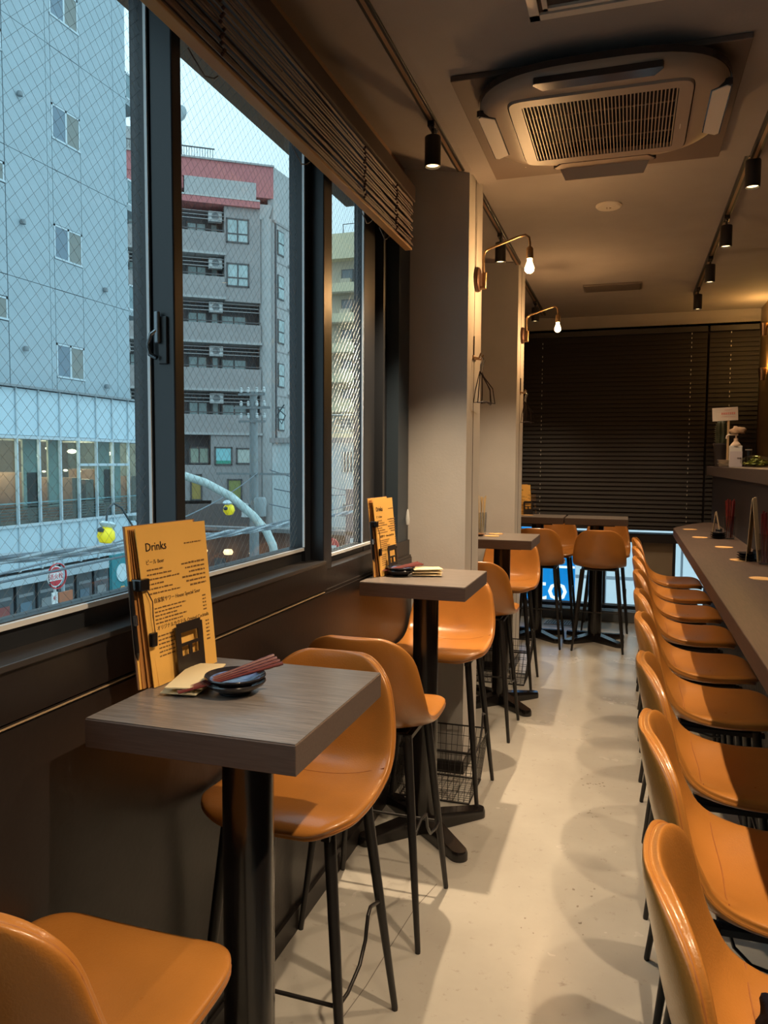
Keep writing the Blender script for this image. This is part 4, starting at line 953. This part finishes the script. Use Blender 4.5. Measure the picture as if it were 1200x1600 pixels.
# yellow street lanterns
yel = mat('lantern_yellow', (.85, .72, .02), .35, emit=(1, .85, .02), es=.25)
def lantern(x, y, z, s, lb, tilt=0.2):
    r = empty('street_lantern', (x, y, z)); r.rotation_euler = (tilt, 0, 0); r.scale = (s, s, s); tag(r, lb, 'lantern', 'yellow lanterns over the street')
    MB().lathe([(0, -.16), (.10, -.15), (.16, -.05), (.14, .06), (.09, .12), (0, .12)], 16).build('shade', yel, r, .8)
    MB().lathe([(.07, .12), (.13, .15), (.15, .19), (.10, .23), (0, .24)], 16).build('cap', mat('lantern_cap', (.62, .75, .78), .4), r, .8)
    MB().lathe([(0, 0), (.05, .0), (.06, .05), (0, .1)], 8, (0, -.17, .02)).build('side_knob', mat('knob_dark', (.04, .06, .07), .5), r)
    return r
lantern(-10.2, 13.25, -.08, 1.15, 'yellow lantern with a pale cap left of the menu', -.25); lantern(-10.0, 14.0, -.75, .8, 'lower yellow lantern half hidden behind the menu'); lantern(-13.35, 24.0, -.25, 1.3, 'yellow lantern in front of the brick red shop row through the middle window')
o = MB().tube([(-10.2, 13.25, .15), (-10.2, 13.3, .45), (-10.2, 13.5, .55), (-10.2, 13.75, .45), (-10.2, 14.2, -.05), (-10.2, 14.35, -.3)], .022, 8).build('lantern_hook', mat('iron_dark', (.05, .07, .08), .5), None, .8)
tag(o, 'curved dark iron hook holding the yellow lantern', 'lamp arm')
r = empty('camera_cluster', (-10.2, 14.1, .20)); tag(r, 'small street cameras on an arm above the menu top', 'camera')
MB().box(-.05, .05, -.03, .12, -.05, .05).build('camera_body', mat('cam_grey', (.15, .2, .2), .5), r); MB().lathe([(0, -.14), (.05, -.12), (.06, .1), (0, .12)], 10, (0, .30, .12)).build('lamp_body', mat('cam_yellow', (.5, .5, .2), .5), r, .8); MB().tube([(0, .1, 0), (0, .2, -.10), (0, .3, -.2)], .02, 6).build('arm', MATS['iron_dark'], r)
# white arched street lamp arm
o = MB().tube([(-9.9, 14, 1.42), (-9.3, 14, 1.28), (-8.82, 14, 1.13), (-8.34, 14, 1.0), (-7.75, 14, .73), (-7.25, 14, .35), (-6.95, 14, .05), (-6.80, 14, -.25), (-6.72, 14, -.7), (-6.70, 14, -4.2)], .085, 12).build('arched_pole', mat('pole_pale', (.50, .60, .58), .5, var=.2, vscale=5), None, 1)
tag(o, 'pale curved street pole arching across the middle window', 'street pole')
# power cables
cabm = mat('cable_grey', (.16, .20, .23), .6)
def cable(p, rad, lb, twist=False):
    p = [Vector(q) for q in p]; pts = []
    N = 40
    for k in range(N + 1):
        t_ = k / N; a = p[0].lerp(p[1], t_); a.z -= p[2].z * 4 * t_ * (1 - t_) if len(p) > 2 else 0; pts.append(a)
    r = empty('power_cable', p[0]); tag(r, lb, 'cable', 'overhead cables across the street')
    pts = [q - p[0] for q in pts]
    MB().tube(pts, rad, 6).build('strand', cabm, r, 1)
    if twist:
        for s in (0, PI): 
            tw = []
            for k in range(161):
                t_ = k / 160 * 40; i = min(39, int(t_)); q = pts[i].lerp(pts[i + 1], t_ - i); an = k * .55 + s; tw.append(q + Vector((math.cos(an), 0, math.sin(an))) * rad * .8)
            MB().tube(tw, rad * .7, 5).build('strand', mat('cable_pale', (.36, .42, .45), .5), r, 1)
    return r
cable([(-5, .5, .92), (-5, 18, .62), (0, 0, .26)], .026, 'thick twisted overhead cable crossing both near windows', True)
cable([(-5.3, .5, .86), (-5.3, 18, .55), (0, 0, .28)], .017, 'second thinner overhead cable beside the twisted one', True)
cable([(-6, 4, .25), (-13.0, 25.5, 1.0), (0, 0, .5)], .015, 'thin overhead cable rising toward the utility pole')
cable([(-5, 2, .40), (-5, 22, .95), (0, 0, .10)], .012, 'thin overhead cable rising across the middle window')
cable([(-12.9, 26.3, 1.1), (-7, 40, .3), (0, 0, .8)], .022, 'thin overhead cable beyond the utility pole')
cable([(-12.9, 26.3, -.2), (-6, 40, -.3), (0, 0, .8)], .022, 'lower thin cable beyond the utility pole')
cable([(-15, 31, .2), (-10, 34.5, .4), (0, 0, .4)], .03, 'sagging cable in front of the white house')
# utility pole
r = empty('utility_pole', (-13.4, 26, -4.2)); tag(r, 'concrete utility pole with crossarms and transformers through the middle window', 'utility pole')
pg = mat('pole_concrete', (.26, .29, .30), .7)
MB().tube([(0, 0, 0), (0, 0, 8.2)], 0, 12, rs=[.20, .14]).build('pole', pg, r, .8)
whm = mat('insulator_white', (.62, .66, .66), .4)
for z, l in ((8.1, .55), (7.6, .75), (7.1, .55), (5.15, 1.5), (4.0, .4)): MB().box(-l, l, -.16, -.08, z - .04, z + .04).build('crossarm', pg, r)
for z in (8.25, 7.75, 7.3):
    for x in (-.45, -.15, .2, .5): MB().lathe([(0, -.1), (.05, -.08), (.06, 0), (.04, .04), (.06, .08), (0, .12)], 8, (x, -.12, z)).build('insulator', whm, r, .8)
MB().lathe([(0, -.35), (.22, -.33), (.24, .3), (.18, .38), (0, .38)], 14, (.30, -.1, 3.9)).build('transformer', mat('trafo_grey', (.30, .34, .35), .5), r, .8)
MB().lathe([(0, -.25), (.18, -.22), (.14, .28), (0, .3)], 12, (-.28, -.1, 3.75)).build('lamp_hood', whm, r, .8)
MB().tube([(1.0, -.1, 7.6), (1.35, -.1, 7.3), (1.2, -.1, 7.0), (1.0, -.1, 7.3), (1.3, -.1, 7.7)], .025, 6).build('cable_loop', MATS['iron_dark'], r, .8)

# ---- brown apartment block with red roof band
u = Vector((math.sin(math.radians(55)), math.cos(math.radians(55)), 0)); K = Vector((-21.0, 43.5, 0))
r = empty('apartment_block', (K.x, K.y, -4.2)); tag(r, 'grey brown apartment block with balconies and a red roof band', 'building'); r.rotation_euler.z = math.atan2(u.y, u.x)
# local x = along the front face (right positive), local y = away from viewer
taupe = mat('taupe_tile', (.33, .315, .31), .8, var=.06, vscale=1.2); taupe_l = mat('taupe_light', (.42, .42, .415), .8, var=.05, vscale=1); rooft = mat('roof_red', (.50, .17, .17), .7)
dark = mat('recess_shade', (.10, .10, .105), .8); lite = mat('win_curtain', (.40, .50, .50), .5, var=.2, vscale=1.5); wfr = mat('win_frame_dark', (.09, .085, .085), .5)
def bp_(nm, s0, s1, z0, z1, m, y0=0.0, y1=.2, par=None): return MB().box(s0, s1, y0, y1, z0 + 4.2, z1 + 4.2).build(nm, m, par or r)
bp_('core', -16, -.1, -4.2, 18.6, taupe, 1.5, 12)
bp_('roof_band', -16, .0, 18.1, 19.15, rooft, 0, 1.5); bp_('roof_band', -16, -5.3, 17.4, 18.1, rooft, .05, 1.5); bp_('roof_band', -1.05, .0, 17.3, 18.1, rooft, .0, 1.5)
bp_('roof_coping', -16, .05, 19.15, 19.25, taupe_l, -.1, 1.6); bp_('penthouse_wall', -5.25, -1.05, 17.1, 18.1, taupe_l, -.05, 1.5)
bp_('eave_band', -16, -.85, 16.58, 16.95, rooft, -.25, 1.5); bp_('eave_line', -16, -.85, 16.95, 17.05, mat('pale_line', (.5, .5, .48), .7), -.28, 1.5)
MB().prism([(-.85, 21.1), (-.05, 21.1), (-.30, 20.2), (-.85, 20.2)], -.01, 1.0, 'y').build('wall_piece', taupe_l, r)
# corner column and bay
MB().lathe([(.40, 0), (.40, 20.3), (0, 20.3)], 16, (-.45, .30, 0)).build('corner_column', taupe_l, r, .8)
bp_('bay_wall', -2.95, -.80, 11.0, 16.58, taupe, .0, 1.5)
def bwin(s0, s1, z0, z1, y=0.0, m=None, par=None, split=True):
    f = MB(); t_ = .09
    f.box(s0, s1, y - .06, y + .02, z0 + 4.2, z0 + 4.2 + t_); f.box(s0, s1, y - .06, y + .02, z1 + 4.2 - t_, z1 + 4.2); f.box(s0, s0 + t_, y - .06, y + .02, z0 + 4.2, z1 + 4.2); f.box(s1 - t_, s1, y - .06, y + .02, z0 + 4.2, z1 + 4.2)
    if split: f.box((s0 + s1) / 2 - .04, (s0 + s1) / 2 + .04, y - .05, y + .02, z0 + 4.2, z1 + 4.2)
    f = f.build('window', wfr, par or r)
    MB().box(s0 + t_, s1 - t_, y - .03, y - .01, z0 + 4.2 + t_, z1 + 4.2 - t_).build('pane', m or lite, f)
    return f
for z0, z1 in ((14.46, 15.91), (11.87, 13.28)):
    f = bwin(-2.85, -1.49, z0, z1); MB().box(-2.85, -1.49, -.055, .01, z0 + 4.2 + .5, z0 + 4.2 + .58).build('transom', wfr, f)
lev = [(15.0, 13.82, -2.95, 16.58), (12.41, 11.22, -2.95, 13.82), (9.65, 8.60, -.80, 11.22), (6.98, 5.75, -.80, 8.60), (4.20, 3.11, -.80, 5.75)]
for i, (zt, zb, s1, ztop) in enumerate(lev):
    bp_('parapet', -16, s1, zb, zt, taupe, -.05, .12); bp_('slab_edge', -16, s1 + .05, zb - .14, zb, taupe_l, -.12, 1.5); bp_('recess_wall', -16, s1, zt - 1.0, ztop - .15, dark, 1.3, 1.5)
    bp_('handrail', -16, s1, zt + .10, zt + .16, wfr, -.02, .02)
    bwin(-5.1, -3.9, zt - .2, zt + .85, 1.28); bwin(-3.7, -3.2, zt - .2, zt + .85, 1.28, split=False); bwin(-9.3, -7.6, zt - .2, zt + .85, 1.28)
    if i >= 2: bwin(-3.1, -1.5, zt - .2, zt + .75, 1.28)
    a = bp_('air_unit', -3.85, -3.05, ztop - .85, ztop - .25, mat('unit_white', (.68, .70, .70), .6), .35, .75); o = MB().lathe([(0, 0), (.22, 0), (.22, .02), (0, .02)], 16, ax='y').build('fan_grille', mat('unit_grille', (.22, .24, .25), .6), a); o.location = (-3.45, .33, ztop - .55 + 4.2)
    bp_('air_unit', -9.2, -8.4, ztop - .85, ztop - .25, MATS['unit_white'], .35, .75)
    for k in range(3): bp_('awning_rail', -16, s1, ztop - .35 - k * .22, ztop - .31 - k * .22, taupe_l, .25, .28)
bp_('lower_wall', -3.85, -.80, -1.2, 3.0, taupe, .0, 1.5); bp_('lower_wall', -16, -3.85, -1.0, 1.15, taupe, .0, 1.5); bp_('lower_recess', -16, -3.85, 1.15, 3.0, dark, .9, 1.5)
bwin(-5.12, -3.92, 1.2, 2.24, .5, mat('win_sage', (.32, .38, .30), .5)); bwin(-3.65, -2.58, 1.13, 2.25, 0, mat('win_aqua', (.22, .52, .56), .4, emit=(.2, .5, .55), es=.15), split=False); bwin(-2.35, -1.35, 1.2, 2.2, 0, mat('win_pale', (.5, .55, .5), .5), split=False); bp_('green_film', -3.6, -2.62, 1.2, 1.42, mat('green_film', (.05, .35, .25), .5), -.04, -.02)
bwin(-5.1, -4.4, -1.0, .6, -.01, mat('win_ochre', (.38, .28, .08), .5), split=False); bwin(-2.9, -2.0, -1.0, .3, -.01, mat('win_olive', (.28, .30, .10), .5), split=False); bp_('shop_wall', -16, -.6, -4.2, -1.2, mat('shop_brown', (.15, .12, .11), .7), -.3, 1.5)
f = MB(); 
for k in range(40): f.box(-9.5 + k * .152, -9.5 + k * .152 + .03, .3, .33, 23.4, 24.1)
f.box(-9.5, -3.45, .29, .34, 24.08, 24.15); f.build('roof_railing', wfr, r); bp_('roof_hut', -9.5, -7.3, 19.25, 21.3, taupe_l, 2, 5)
# side face
rs_ = empty('x'); bpy.data.objects.remove(rs_)
ang = math.radians(3) ; vdir = Vector((math.sin(ang), math.cos(ang), 0)); loc_v = Matrix.Rotation(-math.atan2(u.y, u.x), 3, 'Z') @ vdir
sa = math.atan2(loc_v.y, loc_v.x)
def sp_(nm, t0, t1, z0, z1, m, y0=0.0, y1=.2):
    o = MB().box(t0, t1, y0, y1, z0 + 4.2, z1 + 4.2).build(nm, m, r, rot=(0, 0, sa)); return o
sp_('side_wall', .0, 7.4, -4.2, 19.2, taupe_l, .0, .4); sp_('side_coping', 0, 7.4, 15.9, 16.05, taupe, -.06, .1); sp_('drain_pipe', .12, .25, -2, 15.9, dark, -.08, 0)
for k in range(5): sp_('floor_line', .2, 7.4, 13.6 - 2.72 * k, 13.66 - 2.72 * k, taupe, -.03, .05)
for t0 in (.45, 4.6):
    for k in range(7):
        z0 = 14.1 - 2.7 * k; f = MB().box(t0, t0 + .82, -.05, .02, z0 + 4.2, z0 + 1.5 + 4.2).build('window', wfr, r, rot=(0, 0, sa))
        MB().box(t0 + .08, t0 + .74, -.07, -.04, z0 + 4.28, z0 + 4.2 + .66).build('pane', lite, f); MB().box(t0 + .08, t0 + .74, -.07, -.04, z0 + 4.2 + .76, z0 + 1.42 + 4.2).build('pane', lite, f)
o = sp_('window_sign', .7, 3.0, 1.09, 2.23, mat('win_aqua', (.2, .5, .5), .5), -.1, -.05)
for k in range(5): MB().lathe([(0, -.06), (.10, -.05), (.12, .05), (0, .08)], 10, (1.9, -.05, 17.9 - 2.7 * k)).build('vent_hood', taupe_l, r, .8, rot=(0, 0, sa))
# row of market lamps and red-brown stalls below
r = empty('shop_awning', (-14.2, 27.5, -4.2)); tag(r, 'brown shop row with warm round lamps at street level beyond the sill', 'shop front')
MB().box(-5, 6.5, 0, .3, 0, 2.9).build('wall', mat('brick_shop', (.16, .095, .075), .7), r); MB().box(-5, 6.5, -.5, .1, 2.85, 3.0).build('awning', mat('awning_grey', (.20, .20, .20), .6), r)
for k in range(9):
    x = -4.4 + k * 1.15
    MB().lathe([(0, -.12), (.16, -.10), (.20, 0), (.15, .10), (0, .12)], 14, (x, -.35, 2.0)).build('lamp', mat('stall_lamp', (1, .8, .5), .5, emit=(1, .72, .36), es=1.6), r, 1)
    MB().box(x + .35, x + .85, -.05, 0, .2, 1.7).build('shop_window', mat('shop_pane', (.1, .12, .14), .2), r)
o = MB().lathe([(0, 0), (.30, 0), (.30, .05), (0, .05)], 24, ax='y').build('no_entry_sign', red, None); o.location = (-9.9, 25.0, -1.55); tag(o, 'round red no entry sign right of the arched pole', 'sign')
MB().box(-.2, .2, -.02, -.005, -.05, .05).build('white_bar', sw, o)
r = empty('pink_wall_sign', (-9.2, 27.0, -4.2)); tag(r, 'white shop name board on the pinkish wall at the right of the middle window', 'sign')
MB().box(-.9, 1.6, 0, .2, 0, 4.6).build('wall', mat('pink_wall', (.27, .22, .23), .7), r); MB().box(-.7, .6, -.06, 0, 2.35, 2.75).build('board', sw, r)
# beige high-rise and white house through the right window
r = empty('beige_highrise', (-32, 71, -4.2)); tag(r, 'beige high-rise with stacked balconies through the right hand window', 'building')
bg1 = mat('beige_wall', (.56, .48, .36), .8); bg2 = mat('beige_band', (.74, .64, .43), .8)
MB().box(-6, 12, 1.2, 12, 0, 27.4).build('core', bg1, r)
MB().box(-6, 12, .0, 2, 25.2, 27.6).build('parapet', bg2, r)
for k in range(8):
    z = 22.9 - k * 2.9
    MB().box(-6, 12, 0, 1.3, z - .85, z).build('balcony_band', bg2, r); MB().box(-6, 12, .1, 1.2, z - .95, z - .85).build('slab', bg1, r)
    for x in (4.6, 7.6, 10.3):
        f = MB().box(x, x + 1.25, .9, 1.25, z + .1, z + 1.45).build('window', wfr, r); MB().box(x + .1, x + 1.15, .86, .9, z + .2, z + 1.35).build('pane', mat('pane_grey', (.17, .19, .20), .3), f)
        MB().box(x, x + 1.1, .3, 1.1, z + .0, z + .45).build('planter_wall', bg1, r)
MB().tube([(5, .3, 27.6), (5, .3, 28.5), (8, .3, 28.5), (8, .3, 27.6)], .05, 5).build('roof_rail', wfr, r); MB().tube([(6.2, 1, 27.6), (6.2, 1, 33.5)], .05, 5).build('antenna', wfr, r)
r = empty('white_house', (-14.5, 36, -4.2)); tag(r, 'small white house with a barred window below the beige high-rise', 'building')
wh = mat('house_white', (.55, .62, .63), .7, var=.05, vscale=1)
MB().box(-3, 5, 0, 5, 0, 6.6).build('wall', wh, r); MB().box(-3.1, 5.1, -.15, 5, 6.55, 6.8).build('roof_edge', taupe, r)
f = MB().box(.85, 1.75, -.05, .02, 5.1, 6.1).build('window', mat('house_win', (.08, .10, .11), .4), r)
for k in range(5): MB().box(.9 + k * .17, .96 + k * .17, -.12, -.05, 5.1, 6.1).build('window_bar', mat('bar_white', (.5, .55, .55), .5), f)
f = MB()
for k in range(5): f.box(-1, 3, -.6 + k * .1, -.57 + k * .1, 7.0 + k * .18, 7.05 + k * .18)
f.tube([(-.5, -.5, 6.8), (1.5, -.3, 8.4), (2.2, -.3, 6.8)], .04, 5); f.tube([(.2, -.5, 7.9), (2.0, -.3, 7.9)], .04, 5); f.build('roof_terrace_rail', mat('terrace_rail', (.42, .44, .42), .6), r)
MB().box(.9, 2.1, -.05, 0, 2.9, 3.5).build('garage_window', mat('garage_dark', (.2, .22, .22), .5), r)
r = empty('site_fence', (-12.4, 32, -4.2)); tag(r, 'pale corrugated site fence with posters below the white house', 'fence')
for k in range(16): MB().box(-2 + k * .28, -2 + k * .28 + .25, 0, .06, 0, 2.7).build('fence_panel', mat('fence_pale', (.42, .46, .46), .5), r)
for x, z in ((-.05, 2.0), (.75, 1.9)): f = MB().box(x, x + .55, -.05, 0, z - .55, z + .3).build('poster', sw, r); MB().box(x + .05, x + .5, -.06, -.05, z + .08, z + .24).build('headline', mat('poster_blue', (.08, .30, .5), .5), f); MB().box(x + .05, x + .4, -.06, -.05, z - .15, z - .05).build('headline', red, f)
o = MB().lathe([(0, -.06), (.45, -.03), (.5, 0), (.45, .03), (0, .06)], 20, ax='y').build('satellite_dish', mat('dish_grey', (.35, .42, .44), .6), None, .8); o.location = (-25.9, 41.0, 21.9); tag(o, 'round grey dish on the roof above the red band', 'dish')
MB().tube([(0, .1, 0), (0, .2, -2.8)], .05, 6).build('mast', wfr, o)
